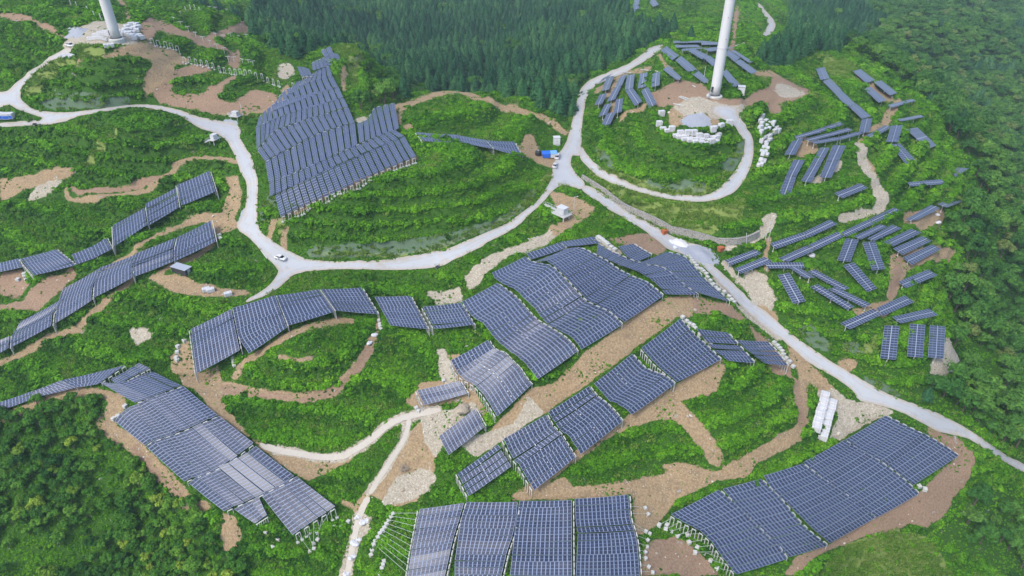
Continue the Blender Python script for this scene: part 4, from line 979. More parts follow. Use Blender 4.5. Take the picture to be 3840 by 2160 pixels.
def on_sheet(p):
    u, v, _ = project(np.asarray(p)); return -10 < u < 2586 and -10 < v < 1459
def strip_geo(q, sag=.012, across=1, fix=None):
    a, b, c, d = q
    L = (np.linalg.norm(b - a) + np.linalg.norm(c - d)) / 2
    nm = fix or max(4, int(round(L / 1.15)))
    t = np.arange(nm + 1) / nm
    top = a[None] * (1 - t[:, None]) + b[None] * t[:, None]; bot = d[None] * (1 - t[:, None]) + c[None] * t[:, None]
    s = -sag * L * 4 * t * (1 - t)
    top = top.copy(); bot = bot.copy(); top[:, 2] += s; bot[:, 2] += s
    nrm = np.cross(b - a, d - a); nrm /= np.linalg.norm(nrm); nrm = nrm if nrm[2] > 0 else -nrm
    m = nm + 1
    lo = -nrm * .06
    V = np.vstack([top, bot, top + lo, bot + lo])
    F = []; UV = []; MI = []
    for k in range(nm):
        F.append([k, k + 1, m + k + 1, m + k]); UV += [(k, across), (k + 1, across), (k + 1, 0), (k, 0)]; MI.append(0)
    for k in range(nm):
        F.append([2 * m + k + 1, 2 * m + k, 3 * m + k, 3 * m + k + 1]); MI.append(1)
        F.append([k + 1, k, 2 * m + k, 2 * m + k + 1]); MI.append(1)
        F.append([m + k, m + k + 1, 3 * m + k + 1, 3 * m + k]); MI.append(1)
        UV += [(0, 0)] * 12
    F.append([0, m, 3 * m, 2 * m]); F.append([nm, 2 * m + nm, 3 * m + nm, m + nm]); MI += [1, 1]; UV += [(0, 0)] * 8
    if np.dot(np.cross(V[F[0][1]] - V[F[0][0]], V[F[0][2]] - V[F[0][0]]), nrm) < 0:
        UV2 = []
        k = 0
        for fi, f in enumerate(F):
            UV2 += UV[k:k + 4][::-1]; k += 4
            F[fi] = f[::-1]
        UV = UV2
    return V, F, UV, MI, nm, L
def strip_mesh(name, q, org):
    V, F, UV, MI, nm, L = strip_geo(q)
    return np_mesh(name, V - org, np.array(F), [M['panel'], M['backsheet']], UV, MI), nm, L

vis_strips = [s for s in STRIPS if any(on_sheet(p) for p in s['q'])]
vis_strips.sort(key=lambda s: s['dist'])
MAXI = 300
for s in vis_strips[:MAXI]:
    B = s['B']; i = s['i']; q = s['q']; org = (q[0] + q[1] + q[2] + q[3]) / 4
    ends = B['name']
    lab = 'blue solar strip, %s row from the %s edge of the %s' % (ORD[i], 'far', ends) if B['arr'] not in 'AI' else 'blue-grey solar strip, %s row of the %s' % (ORD[i], ends)
    w_ = lab.split()
    if len(w_) > 16: lab = 'solar strip, %s row of the %s' % (ORD[i], ends)
    if B['brace'] and i < B['n'] - 1 and B['gap'] > .03:
        t = thing('solar_strip', org, lab, 'solar strip', GROUPN[B['arr']])
        me, nm, L = strip_mesh('module_row', q, org)
        link(bpy.data.objects.new('module_row', me), t)
        mb = MB(); mid = (q[2] + q[3]) / 2 - org; e = (q[2] - q[3]) / np.linalg.norm(q[2] - q[3]); acr = (q[3] - q[0]) / np.linalg.norm(q[3] - q[0])
        mid = mid + np.array([0, 0, -.012 * L]) + acr * .16
        mb.box(mid, (.22, .42, .10), axes=(e, acr, np.cross(e, acr)))
        mb.obj('mid_brace', [M['steel']], t)
    else:
        me, nm, L = strip_mesh('solar_strip', q, org)
        o = link(bpy.data.objects.new('solar_strip', me)); o.location = org
        tag(o, lab, 'solar strip', GROUPN[B['arr']])
rest = vis_strips[MAXI:]
VV = []; FF = []; UU = []; MM = []; nv = 0
for s in rest:
    V_, F_, UV_, MI_, nm, L = strip_geo(s['q'])
    VV.append(V_); FF += [[a + nv for a in f] for f in F_]; UU += UV_; MM += MI_; nv += len(V_)
o = link(bpy.data.objects.new('far_solar_strips', np_mesh('far_solar_strips', np.vstack(VV), np.array(FF), [M['panel'], M['backsheet']], UU, MM)))
tag(o, 'pale grey-blue solar strips massed on the more distant slopes', 'solar strips', kind='stuff')

# portal frames: a cross beam on two posts
GF = {k: 'portal frames of the ' + v.split('of the ')[-1].split('on the ')[-1].split('behind the ')[-1] for k, v in GROUPN.items()}
def frame_parts(a, b, o, footing=False, out=.55, ext=.0, pd=.115):
    a = np.asarray(a, float); b = np.asarray(b, float)
    mid = (a + b) / 2; e = b - a; L = np.linalg.norm(e); e = e / L
    od = mid - o; od[2] = 0; od = od / np.linalg.norm(od)
    mid = mid + od * out; mid[2] -= .22
    beam = MB(); up = np.cross(e, od); up = up / np.linalg.norm(up); up = up if up[2] > 0 else -up
    beam.box((0, 0, 0), (max(L * .5, 1.3), .26, .24), axes=(e, np.cross(up, e), up), bevel=.04)
    posts = []
    foots = []
    for sg in (-.27, .27):
        p = e * L * sg; zt = p[2] - .12
        gz = float(ground_z(mid[0] + p[0], mid[1] + p[1])) - mid[2]
        ps = MB(); ps.tube((p[0], p[1], min(gz, zt - .5) - .3), (p[0], p[1], zt), pd, 8); posts.append(ps)
        if footing:
            ft = MB(); ft.box((p[0] + od[0] * .1, p[1] + od[1] * .1, min(gz, zt - .5) + .18), (.85, .85, .6), bevel=.08, rz=math.atan2(e[1], e[0])); foots.append(ft)
    return mid, beam, posts, foots
FRAMES = [f for f in FRAMES if on_sheet((f['a'] + f['b']) / 2)]
FRAMES.sort(key=lambda f: f['dist'] * (.6 if f['B']['name'].startswith('front bay') else 1))
nind = 0
rest = MB()
def put_frame(a, b, o, label, group, footing=False, out=.55):
    mid, beam, posts, foots = frame_parts(a, b, o, footing, out)
    t = thing('portal_frame', mid, label, 'portal frame', group)
    beam.obj('crossbeam', [M['white']], t)
    for k, p in enumerate(posts):
        po = p.obj('post', [M['white']], t)
        if foots: foots[k].obj('footing', [M['white']], po)
for f in FRAMES[:190]:
    B = f['B']; sd = 'left' if f['side'] == 'L' else 'right'
    lab = 'white portal frame at the %s end of the %s row, %s' % (sd, ORD[f['i']], B['name'])
    if len(lab.split()) > 16: lab = 'frame, %s end, %s row, %s' % (sd, ORD[f['i']], B['name'])
    put_frame(f['a'], f['b'], f['o'], lab, GF[B['arr']], footing=(B['name'].startswith('front bay') or B['arr'] in 'I'))
for f in FRAMES[190:]:
    mid, beam, posts, foots = frame_parts(f['a'], f['b'], f['o'])
    for mb in [beam] + posts:
        rest.add(np.vstack(mb.V) + mid, mb.F)
tag(rest.obj('far_portal_frames', [M['white']]), 'small white portal frames standing in gaps between distant solar bays', 'portal frames', kind='stuff')

# bare frames still without modules on the upper-left ridge
BARE = [('in the row below the storage yard', [(385, 108), (400, 111), (419, 117), (434, 122), (449, 128)], 30),
        ('in the long row above the red cut banks', [(466, 155), (480, 156), (496, 163), (510, 166), (524, 167), (538, 169), (553, 173), (566, 177), (581, 182), (594, 185), (607, 187), (620, 191), (633, 195), (647, 200)], 25),
        ('beside the dirt path under the upper array', [(661, 197), (675, 203), (689, 208), (703, 214), (738, 218)], 25),
        ('on the far ridge behind the turbine', [(178, 5), (194, 12), (209, 23), (224, 31), (240, 42), (256, 48)], 25),
        ('around the rim of the far green knoll', [(455, 32), (468, 24), (480, 20), (492, 22), (505, 30)], 10)]
for desc, pts, ang in BARE:
    for k, (u, v) in enumerate(pts):
        P = unproject([u - 3.6, u + 3.6], [v - 3, v + 1], 3.0)
        # make the frame a fixed width
        c = P.mean(0); e = P[1] - P[0]; e[2] = 0; e = e / np.linalg.norm(e) * 1.35
        c = unproject([u], [v + 6], 0.0)[0]; c[2] = ground_z(c[0], c[1]) + 3.1
        o = c + np.array([-e[1], e[0], 0]) * 3
        put_frame(c - e, c + e, o, 'bare portal frame %s, %s from left' % (desc, ORD[k]), 'bare portal frames without modules', footing=True, out=0.0)
# T posts further off
TP = [(545 + 19 * k, 100 + (k % 2) * 3 + abs(k - 2)) for k in range(5)] + [(530 + 14 * k, 31 + int(1.0 * k)) for k in range(5)] + [(440 + 18 * k, 62 + 11 * k) for k in range(8)] + [(575, 154), (590, 157), (612, 165), (628, 172), (640, 178)]
tmb = None
for k, (u, v) in enumerate(TP):
    p = unproject([u], [v])[0]; p[2] = ground_z(p[0], p[1])
    t = thing('mounting_post', p, 'small white T-shaped mounting post on the upper-left ridge, still without panel', 'mounting post', 'T-shaped posts without panels')
    if tmb is None:
        m1 = MB(); m1.tube((0, 0, -.4), (0, 0, 2.6), .13, 8); m2 = MB(); m2.box((0, 0, 2.7), (2.4, .25, .2))
        tmb = (m1.mesh('post', [M['white']]), m2.mesh('crossbeam', [M['white']]))
    t.rotation_euler.z = .3 * ((k * 7) % 5 - 2)
    link(bpy.data.objects.new('post', tmb[0]), t); link(bpy.data.objects.new('crossbeam', tmb[1]), t)

# ------------------------------------------------------------------ fixed tilt tables on the tower hill and the right-hand slopes
trng = np.random.default_rng(9)
TB = []
for grp, q in TABLES:
    q = np.array(q, float)
    P = unproject(q[:, 0], q[:, 1], 2.4)
    cen = P.mean(0)
    # plane through the four corners, then put the corners on it along the sight lines
    A = np.c_[P[:, :2] - cen[:2], np.ones(4)]
    sol = np.linalg.lstsq(A, P[:, 2], rcond=None)[0]
    gx_, gy_ = sol[0], sol[1]
    gl = math.hypot(gx_, gy_)
    if gl > .55: gx_ *= .55 / gl; gy_ *= .55 / gl
    nrm = np.array([-gx_, -gy_, 1.0]); d = ray(q[:, 0], q[:, 1]); c0 = cen.copy()
    t = ((c0 - [0, 0, CAMZ]) @ nrm) / (d @ nrm)
    P = np.array([0, 0, CAMZ]) + d * t[:, None]
    e01 = np.linalg.norm(P[1] - P[0]); e12 = np.linalg.norm(P[2] - P[1])
    if e01 > e12: P = np.roll(P, -1, 0)
    TB.append((grp, q, P, min(e01, e12), max(e01, e12)))
if False:
    for x in TB: print('TABLE', x[0], np.round(x[1].mean(0)), 'w %.1f l %.1f' % (x[3], x[4]), 'dist %.0f' % np.linalg.norm(x[2].mean(0) - [0, 0, CAMZ]))
LM = {'tower hill': 'near the white turbine tower', 'far hill': 'on the hill at the top edge', 'upper right terrace': 'on the upper right terraces', 'right slope': 'on the right-hand slope'}
def nearest_desc(k):
    u, v = TB[k][1].mean(0)
    same = [(j, TB[j][1].mean(0)) for j in range(len(TB)) if TB[j][0] == TB[k][0]]
    ordx = sorted(same, key=lambda s: s[1][1])
    return [j for j, _ in ordx].index(k)
MARKS = {'tower hill': [((1530, 230), 'by the road bend'), ((1590, 215), 'left of the turbine'), ((1720, 160), 'behind the turbine'), ((1860, 190), 'right of the turbine'), ((1760, 115), 'on the hilltop behind the turbine')],
         'far hill': [((1600, 15), 'on the far hill at the top edge')],
         'upper right terrace': [((2110, 230), 'on the grassy terrace'), ((2200, 210), 'by the forest edge'), ((2050, 340), 'below the white pallets'), ((2250, 290), 'above the sandy fork'), ((2290, 340), 'by the sandy fork')],
         'right slope': [((2000, 430), 'left of the sandy gully'), ((2260, 380), 'right of the sandy gully'), ((2380, 450), 'at the forest edge'), ((2100, 580), 'below the sandy gully'), ((1870, 650), 'beside the concrete road'), ((2180, 650), 'on the green mound'), ((2310, 620), 'on the orange soil'), ((2200, 780), 'above the bare patch'), ((2290, 860), 'in the trio above the pale slope')]}
def MARK(j):
    u, v = TB[j][1].mean(0)
    return min(MARKS[TB[j][0]], key=lambda m: (m[0][0] - u) ** 2 + (m[0][1] - v) ** 2)[1]
for k, (grp, q, P, w_, l_) in enumerate(TB):
    a, b, c, d = P                    # a-b short far end, b-c long
    cen = P.mean(0)
    idx = nearest_desc(k)
    ang = math.degrees(math.atan2(-(q[2] + q[3] - q[0] - q[1])[1], (q[2] + q[3] - q[0] - q[1])[0]))
    e = (c - b); lean = project((c + d) / 2)[0] - project((a + b) / 2)[0]
    u0, v0 = q.mean(0)
    look = 'leaning right downhill' if lean > 25 else ('leaning left downhill' if lean < -25 else 'pointing straight downhill')
    mk = MARK(k)
    mates = [j for j in range(len(TB)) if TB[j][0] == grp and MARK(j) == mk]
    mates.sort(key=lambda j: TB[j][1].mean(0)[1]); pos = mates.index(k)
    where = 'only one' if len(mates) == 1 else ('uppermost' if pos == 0 else ('lowest' if pos == len(mates) - 1 else ORD[pos] + ' down'))
    lab = 'solar table %s, %s there, %s' % (mk, where, look)
    t = thing('solar_table', cen, lab, 'solar table', 'tilted solar tables ' + LM[grp])
    m0 = (a + b) / 2; m1 = (d + c) / 2; ax = (b - a) / np.linalg.norm(b - a)
    gp = ax * .09
    for qa in ((a, m0 - gp, m1 - gp, d), (m0 + gp, b, c, m1 + gp)):
        # modules run along the long side
        s_ = (qa[0], qa[3], qa[2], qa[1])
        V_, F_, UV_, MI_, nm, L = strip_geo(s_, 0.0, fix=(13 if l_ > 9 else 8))
        link(bpy.data.objects.new('module_row', np_mesh('module_row', V_ - cen, np.array(F_), [M['panel'], M['backsheet']], UV_, MI_)), t)
    nrm = np.cross(b - a, d - a); nrm /= np.linalg.norm(nrm); nrm = nrm if nrm[2] > 0 else -nrm
    e = (m1 - m0) / np.linalg.norm(m1 - m0)
    rb = MB(); rb.box((m0 + m1) / 2 - cen - nrm * .10, (l_ * 1.0, .24, .14), axes=(e, np.cross(nrm, e), nrm)); rb.obj('centre_rail', [M['steel']], t)
    npst = 3 if l_ < 20 else 4
    for j in range(npst):
        f = (j + .5) / npst if npst > 1 else .5
        f = .04 + .92 * j / (npst - 1)
        p = m0 * (1 - f) + m1 * f; gz = float(ground_z(p[0], p[1]))
        pb = MB(); top = p - cen - nrm * .15
        pb.tube((top[0], top[1], min(gz - cen[2] - .3, top[2] - .6)), top, .14, 8); pb.tube((top[0], top[1], min(gz - cen[2] - .3, top[2] - .6)), (top[0], top[1], min(gz - cen[2] + .35, top[2] - .1)), .3, 8)
        pb.obj('post', [M['white']], t)
# ------------------------------------------------------------------ vegetation
vr = np.random.default_rng(21)
def leaves(cent, nrm, size, elong=1.5):
    """one quad per leaf"""
    n = len(cent)
    r = vr.normal(size=(n, 3)); u = np.cross(nrm, r); u /= np.linalg.norm(u, axis=1, keepdims=True); w = np.cross(nrm, u)
    s = np.asarray(size)[:, None] if np.ndim(size) else size
    a = u * s * .5 * elong; b = w * s * .5
    V = np.stack([cent - a, cent - b * .9, cent + a, cent + b * .9], 1).reshape(-1, 3)
    F = np.arange(4 * n).reshape(n, 4)
    return V, F
def unit(x): return x / np.linalg.norm(x, axis=-1, keepdims=True)
def clump_mesh(name, mat, n=70, rx=.9, rz=.75, size=.36, lobes=4):
    cs = []; ns = []
    for k in range(lobes):
        c = np.array([*vr.uniform(-.55, .55, 2) * rx, vr.uniform(0, .35) * rz]); R = vr.uniform(.45, .75)
        d = unit(vr.normal(size=(n // lobes, 3))); d[:, 2] = np.abs(d[:, 2]) * .9 - .1
        rad = R * vr.uniform(.65, 1.05, (len(d), 1))
        cs.append(c + d * rad * [rx, rx, rz]); ns.append(unit(d + vr.normal(0, .45, d.shape) + [0, 0, .35]))
    V, F = leaves(np.vstack(cs), np.vstack(ns), vr.uniform(.7, 1.3, sum(map(len, cs))) * size)
    return np_mesh(name, V, F, [mat])
def grass_mesh(name, mat, n=46, r=.8, h=.5):
    p = vr.uniform(-r, r, (n, 2)); V = []
    for x, y in p:
        a = vr.uniform(0, 6.28); b = np.array([math.cos(a), math.sin(a), 0]); hh = h * vr.uniform(.5, 1.2); l = vr.normal(0, .25, 2)
        w = .09
        V += [(x, y, 0) - b * w, (x, y, 0) + b * w, (x + l[0], y + l[1], hh) + b * w * .5, (x + l[0], y + l[1], hh) - b * w * .5]
    return np_mesh(name, np.array(V), np.arange(4 * n).reshape(n, 4), [mat])
def ico(rad, c, squash=1.0, n=1):
    import bmesh
    bm = bmesh.new(); bmesh.ops.create_icosphere(bm, subdivisions=n, radius=1)
    V = np.array([v.co[:] for v in bm.verts]); F = [[v.index for v in f.verts] for f in bm.faces]; bm.free()
    V = V * (1 + vr.normal(0, .1, (len(V), 1))) * [rad, rad, rad * squash] + c
    return V, [f + [f[2]] for f in F]
def merge(parts):
    VV = []; FF = []; n = 0
    for V, F in parts:
        VV.append(V); FF.append(np.asarray(F) + n); n += len(V)
    return np.vstack(VV), np.vstack(FF)
def broad_crown(name, mat, R=2.6, H=2.4, lobes=9, per=46, size=.5):
    parts = []
    for k in range(lobes):
        a = vr.uniform(0, 6.28); q = math.sqrt(vr.random()) * .68
        c = np.array([math.cos(a) * q * R, math.sin(a) * q * R, H * (.55 + .45 * (1 - q * q)) * vr.uniform(.75, 1.1)])
        r = R * vr.uniform(.30, .48)
        d = unit(vr.normal(size=(per, 3))); d[:, 2] = np.where(d[:, 2] < -.4, -d[:, 2], d[:, 2])
        cc = c + d * r * vr.uniform(.75, 1.12, (per, 1)) * [1, 1, .8]
        parts.append(leaves(cc, unit(d + vr.normal(0, .4, d.shape) + [0, 0, .3]), vr.uniform(.7, 1.35, per) * size))
        Vi, Fi = ico(r * .72, c, .8)
        parts.append((Vi, np.array(Fi)))
    V, F = merge(parts)
    me = bpy.data.meshes.new(name)
    tri = [list(dict.fromkeys(f)) for f in F.tolist()]
    me.from_pydata(V.tolist(), [], tri); me.materials.append(mat); me.update(); return me
def conifer_crown(name, mat, R=2.3, H=8.0, n=420):
    t = vr.random(n) ** .6                      # more low down
    z = .7 + (H - .7) * (1 - t)
    lay = np.round(z / 1.0) * 1.0; z = z * .5 + lay * .5
    prof = (1 - ((z - .7) / (H - .7)).clip(0, 1) ** 1.35).clip(.03, 1)
    rr = R * prof * vr.uniform(.72, 1.12, n)
    a = vr.uniform(0, 6.283, n); rr = rr * (1 + .16 * np.sin(a * 5 + z * 1.7))
    c = np.stack([np.cos(a) * rr, np.sin(a) * rr, z - .10 * rr], -1)
    out = np.stack([np.cos(a), np.sin(a), np.full(n, 1.0)], -1)
    V1, F1 = leaves(c, unit(out + vr.normal(0, .35, (n, 3))), vr.uniform(.6, 1.25, n) * .62, 1.6)
    k = 9; ang = np.arange(k) * 2 * math.pi / k
    rings = []
    for zz, q in ((.5, .70), (H * .4, .62), (H * .72, .36), (H * .97, .01)):
        rings.append(np.stack([np.cos(ang) * R * q, np.sin(ang) * R * q, np.full(k, zz)], -1))
    Vc = np.vstack(rings); Fc = [[r * k + i, r * k + (i + 1) % k, (r + 1) * k + (i + 1) % k, (r + 1) * k + i] for r in range(3) for i in range(k)]
    V, F = merge([(V1, F1), (Vc, np.array(Fc))])
    return np_mesh(name, V, F, [mat])
def trunk_mesh(name, h, r, limbs=3, spread=1.4):
    mb = MB(); mb.tube((0, 0, -.5), (.08, .05, h * .55), r, 8, r2=r * .7); mb.tube((.08, .05, h * .55), (0, .1, h), r * .7, 8, r2=r * .3)
    for k in range(limbs):
        a = k * 2.3 + .5; z = h * (.45 + .14 * k)
        mb.tube((.05, .05, z), (math.cos(a) * spread, math.sin(a) * spread, z + h * .25), r * .4, 6, r2=r * .15)
    return mb.mesh(name, [M['bark']])

LIB = bpy.data.collections.new('plant_library')      # holds the meshes the ground cover scatters; not linked to the scene itself
def lib(meshes, nm):
    c = bpy.data.collections.new(nm)
    for k, me in enumerate(meshes):
        o = bpy.data.objects.new(me.name, me); c.objects.link(o)
    return c
def scatter(name, P, scl, idx, coll, label, cat, rotz=None, tilt=None):
    me = bpy.data.meshes.new(name); me.vertices.add(len(P)); me.vertices.foreach_set('co', np.asarray(P, np.float32).ravel())
    a = me.attributes.new('scl', 'FLOAT_VECTOR', 'POINT'); S = np.asarray(scl, np.float32); S = np.stack([S, S, S], -1) if S.ndim == 1 else S
    a.data.foreach_set('vector', S.astype(np.float32).ravel())
    a = me.attributes.new('idx', 'INT', 'POINT'); a.data.foreach_set('value', np.asarray(idx, np.int32))
    R = np.zeros((len(P), 3), np.float32); R[:, 2] = vr.uniform(0, 6.283, len(P)); R[:, :2] = vr.normal(0, .1, (len(P), 2))
    a = me.attributes.new('rot', 'FLOAT_VECTOR', 'POINT'); a.data.foreach_set('vector', R.ravel())
    o = link(bpy.data.objects.new(name, me)); tag(o, label, cat, kind='stuff')
    ng = bpy.data.node_groups.new(name, 'GeometryNodeTree')
    ng.interface.new_socket('Geometry', in_out='INPUT', socket_type='NodeSocketGeometry'); ng.interface.new_socket('Geometry', in_out='OUTPUT', socket_type='NodeSocketGeometry')
    gi = ng.nodes.new('NodeGroupInput'); go = ng.nodes.new('NodeGroupOutput')
    ip = ng.nodes.new('GeometryNodeInstanceOnPoints'); ci = ng.nodes.new('GeometryNodeCollectionInfo')
    ci.inputs['Collection'].default_value = coll; ci.inputs['Separate Children'].default_value = True; ci.inputs['Reset Children'].default_value = True
    ip.inputs['Pick Instance'].default_value = True
    def attr(nm, ty):
        n = ng.nodes.new('GeometryNodeInputNamedAttribute'); n.data_type = ty; n.inputs['Name'].default_value = nm
        return [s for s in n.outputs if s.enabled and s.name == 'Attribute'][0]
    L = ng.links
    L.new(gi.outputs[0], ip.inputs['Points']); L.new(ci.outputs[0], ip.inputs['Instance'])
    L.new(attr('idx', 'INT'), ip.inputs['Instance Index']); L.new(attr('scl', 'FLOAT_VECTOR'), ip.inputs['Scale'])
    e2r = ng.nodes.new('FunctionNodeEulerToRotation'); L.new(attr('rot', 'FLOAT_VECTOR'), e2r.inputs[0]); L.new(e2r.outputs[0], ip.inputs['Rotation'])
    L.new(ip.outputs[0], go.inputs[0])
    md = o.modifiers.new('scatter', 'NODES'); md.node_group = ng
    return o

# candidate points: even on the sheet, i.e. denser near the camera
def candidates(n, vmin=-60, vmax=1560):
    s = vr.uniform(-1, 1, n); yl = vr.uniform(math.log(92), math.log(900), n); y = np.exp(yl)
    x = s * .88 * (y + 95)
    # thin the far part where a pixel covers much ground
    return x, y
def info(x, y):
    zs = sample(HS, x, y); u, v, _ = project(np.stack([x, y, zs], -1)); vis = visible(x, y, zs, 1.05)
    return zs, u, v, vis
SHRUB = lib([clump_mesh('shrub_clump', M['shrub' if k < 4 else 'shrub_dark']) for k in range(7)], 'shrub_clumps')
GRASSC = lib([grass_mesh('grass_tuft', M['grass']) for _ in range(4)], 'grass_tufts')

x, y = candidates(430000)
zs, u, v, vis = info(x, y)
on = (u > -60) & (u < 2636) & (v > -60) & (v < 1520)
bare = np.maximum.reduce([cvs(k, u, v) for k in 'drpg']); net = cvs('n', u, v); lg = cvs('l', u, v); rd = cvs('road', u, v); pn = cvs('panel', u, v)
wd = np.maximum.reduce([cvs(k, u, v) for k in ('conifer', 'broad', 'thicket')])
nz = noise2(x, y, 9, 41) * .6 + noise2(x, y, 3.5, 42) * .4
keepprob = np.where(bare > .5, np.where(nz > .66, .30, .012), np.where(bare > .12, .45, 1.0))
keepprob = np.where(net > .45, .12, keepprob); keepprob *= np.where(rd > .02, 0, 1); keepprob *= np.where(pn > .3, .5, 1)
keepprob *= np.where(nz < .24, .6, 1.0)
keep = on & vis & (wd < .5) & (vr.random(len(x)) < np.where(lg > .5, .75, 1) * keepprob)
keep |= on & vis & (wd >= .5) & (cvs('thicket', u, v) > .5) & (rd < .02) & (vr.random(len(x)) < .6)
keep |= on & vis & (wd >= .5) & (cvs('thicket', u, v) < .5) & (rd < .02) & (vr.random(len(x)) < .35)
xk, yk, pk, bk = x[keep], y[keep], pn[keep], bare[keep]
dist = np.hypot(xk, yk)
fq = FRAC[np.clip(np.rint(yk - GY0).astype(int), 0, FRAC.shape[0] - 1), np.clip(np.rint(xk - GX0).astype(int), 0, FRAC.shape[1] - 1)]
sc_ = np.clip(.62 + dist / 420, .7, 1.7) * vr.uniform(.6, 1.1, len(xk)) * (.7 + .45 * nz[keep])
sc_ *= np.where((fq > .74) | (fq < .08), 1.55, np.where(fq < .40, .62, .8))
sc_ *= np.where(vr.random(len(xk)) < .04, 1.6, 1.0)
lk = lg[keep]; sc_ = np.where(lk > .5, sc_ * .55, sc_)
sc_ = np.where(pk > .3, sc_ * .55, sc_); sc_ = np.where(bk > .12, sc_ * .7, sc_)
P = np.stack([xk, yk, ground_z(xk, yk) - .08], -1)
print('shrubs', len(P))
pdark = np.where((fq > .44) & (fq < .80), .70, .12) * np.where(nz[keep] > .62, 1.6, 1) + np.where(pk > .3, .3, 0)  # riser shade put into colour: more dark-leaved clumps there, also under panels
pdark = np.where(lk > .5, .0, pdark)
sidx = np.where(vr.random(len(P)) < pdark, vr.integers(4, 7, len(P)), vr.integers(0, 4, len(P)))
scatter('low_shrubs', P, sc_, sidx, SHRUB, 'dense bright green shrubs covering the terraced hillsides between tracks and solar rows', 'shrubs')
k2 = on & vis & (wd < .5) & (rd < .02) & (((lg > .4) & (vr.random(len(x)) < .4)) | ((net > .3) & (vr.random(len(x)) < .12)) | ((bare < .2) & (vr.random(len(x)) < .06)))
P = np.stack([x[k2], y[k2], ground_z(x[k2], y[k2]) - .03], -1)
print('grass', len(P))
scatter('rough_grass', P, np.clip(.7 + np.hypot(x[k2], y[k2]) / 400, .8, 1.8) * vr.uniform(.7, 1.3, k2.sum()), vr.integers(0, 4, k2.sum()), GRASSC, 'pale yellow-green rough grass on road verges and mown banks', 'grass')

# rubble
def rock_mesh(name):
    V, F = ico(.5, np.zeros(3), .7, 1); V *= vr.uniform(.8, 1.2, V.shape)
    me = bpy.data.meshes.new(name); me.from_pydata(V.tolist(), [], [list(dict.fromkeys(f)) for f in F]); me.materials.append(M['rock']); me.update(); return me
ROCKS = lib([rock_mesh('stone') for _ in range(5)], 'stones')
x, y = candidates(90000); zs, u, v, vis = info(x, y)
pr = cvs('p', u, v) * .5 + cvs('d', u, v) * .11 + cvs('r', u, v) * .08
k = vis & (cvs('road', u, v) < .02) & (vr.random(len(x)) < pr) & (noise2(x, y, 6, 71) > .38)
P = np.stack([x[k], y[k], ground_z(x[k], y[k])], -1)
print('rocks', len(P))
scatter('rubble', P, vr.lognormal(-.75, .45, k.sum()), vr.integers(0, 5, k.sum()), ROCKS, 'pale limestone rubble strewn over the bare cut ground', 'rubble')

# ---------------- trees
def poisson(n, dens, region, seed):
    """jittered grid over the world, spacing depends on region"""
    r = np.random.default_rng(seed)
    gx_ = np.arange(GX0, GX1, dens); gy_ = np.arange(95, 900, dens)
    X, Y = np.meshgrid(gx_, gy_); X = X + r.uniform(-.42, .42, X.shape) * dens; Y = Y + r.uniform(-.42, .42, Y.shape) * dens
    X = X.ravel(); Y = Y.ravel(); ok = sample(K[region], X, Y) > .5
    X, Y = X[ok], Y[ok]
    nn = noise2(X, Y, 24, 300); hole = (nn > .86) & (r.random(len(X)) < .7); X, Y = X[~hole], Y[~hole]
    zs, u, v, vis = info(X, Y)
    inn = ((cvs('road', u, v) < .02) & (cvs('panel', u, v) < .02) | ~vis) & (u > -110) & (u < 2690) & (v > -140) & (v < 1600)
    return X[inn], Y[inn], u[inn], v[inn], vis[inn]
def pick(X, Y, u, v, vis, nmax=300):
    d = np.sqrt(X * X + Y * Y); fr = (u > 0) & (u < 2576) & (v > 8) & (v < 1445) & vis
    order = np.argsort(np.where(fr, d, d + 5000)); m = np.zeros(len(X), bool); m[order[:nmax]] = True
    m &= fr
    return m
CON = [conifer_crown('crown', M['conifer'], vr.uniform(2.2, 2.9), h) for h in (7.4, 8.4, 9.4, 6.4)]
BRD = [broad_crown('crown', M['broadleaf'], R, H) for R, H in ((2.9, 2.6), (2.4, 2.3), (3.4, 2.8), (2.7, 3.0))]
THK = [broad_crown('crown', M['thicket'], R, H, lobes=8, per=54, size=.36) for R, H in ((1.9, 1.9), (1.5, 1.6), (2.3, 2.2), (1.7, 2.4))]
CT = trunk_mesh('trunk', 5.0, .20, 0); BT = trunk_mesh('trunk', 3.6, .22); TT = trunk_mesh('trunk', 2.4, .13, 3, .9)
CONL = lib(CON, 'conifer_crowns'); BRDL = lib(BRD, 'broadleaf_crowns'); THKL = lib(THK, 'thicket_crowns')
def plant(kind, region, dens, crowns, trunk, coll, lift, name, label, cat, group, mass, masslabel, seed, smin, smax):
    X, Y, u, v, vis = poisson(0, dens, region, seed)
    far = ~vis
    m = pick(X, Y, u, v, vis)
    r = np.random.default_rng(seed + 1)
    S = r.uniform(smin, smax, len(X)); ix = r.integers(0, len(crowns), len(X))
    Z = ground_z(X, Y)
    for a in np.where(m)[0]:
        t = thing(name, (X[a], Y[a], Z[a]), label, cat, group, (0, 0, r.uniform(0, 6.28))); s = S[a]; t.scale = (s, s, s * r.uniform(.9, 1.12))
        link(bpy.data.objects.new('trunk', trunk), t)
        c = link(bpy.data.objects.new('crown', crowns[ix[a]]), t); c.location = (0, 0, lift)
    q = ~m
    print(name, m.sum(), 'mass', q.sum())
    scatter(mass, np.stack([X[q], Y[q], Z[q] + lift * S[q]], -1), S[q], ix[q], coll, masslabel, 'woods')
plant('c', 'conifer', 4.8, CON, CT, CONL, 0.0, 'conifer_tree', 'dark conical conifer among its like in the valley wood behind the ridge', 'conifer', 'conifers of the valley wood', 'conifer_wood', 'dark blue-green conifer wood filling the valley behind the ridge', 101, .6, 1.45)
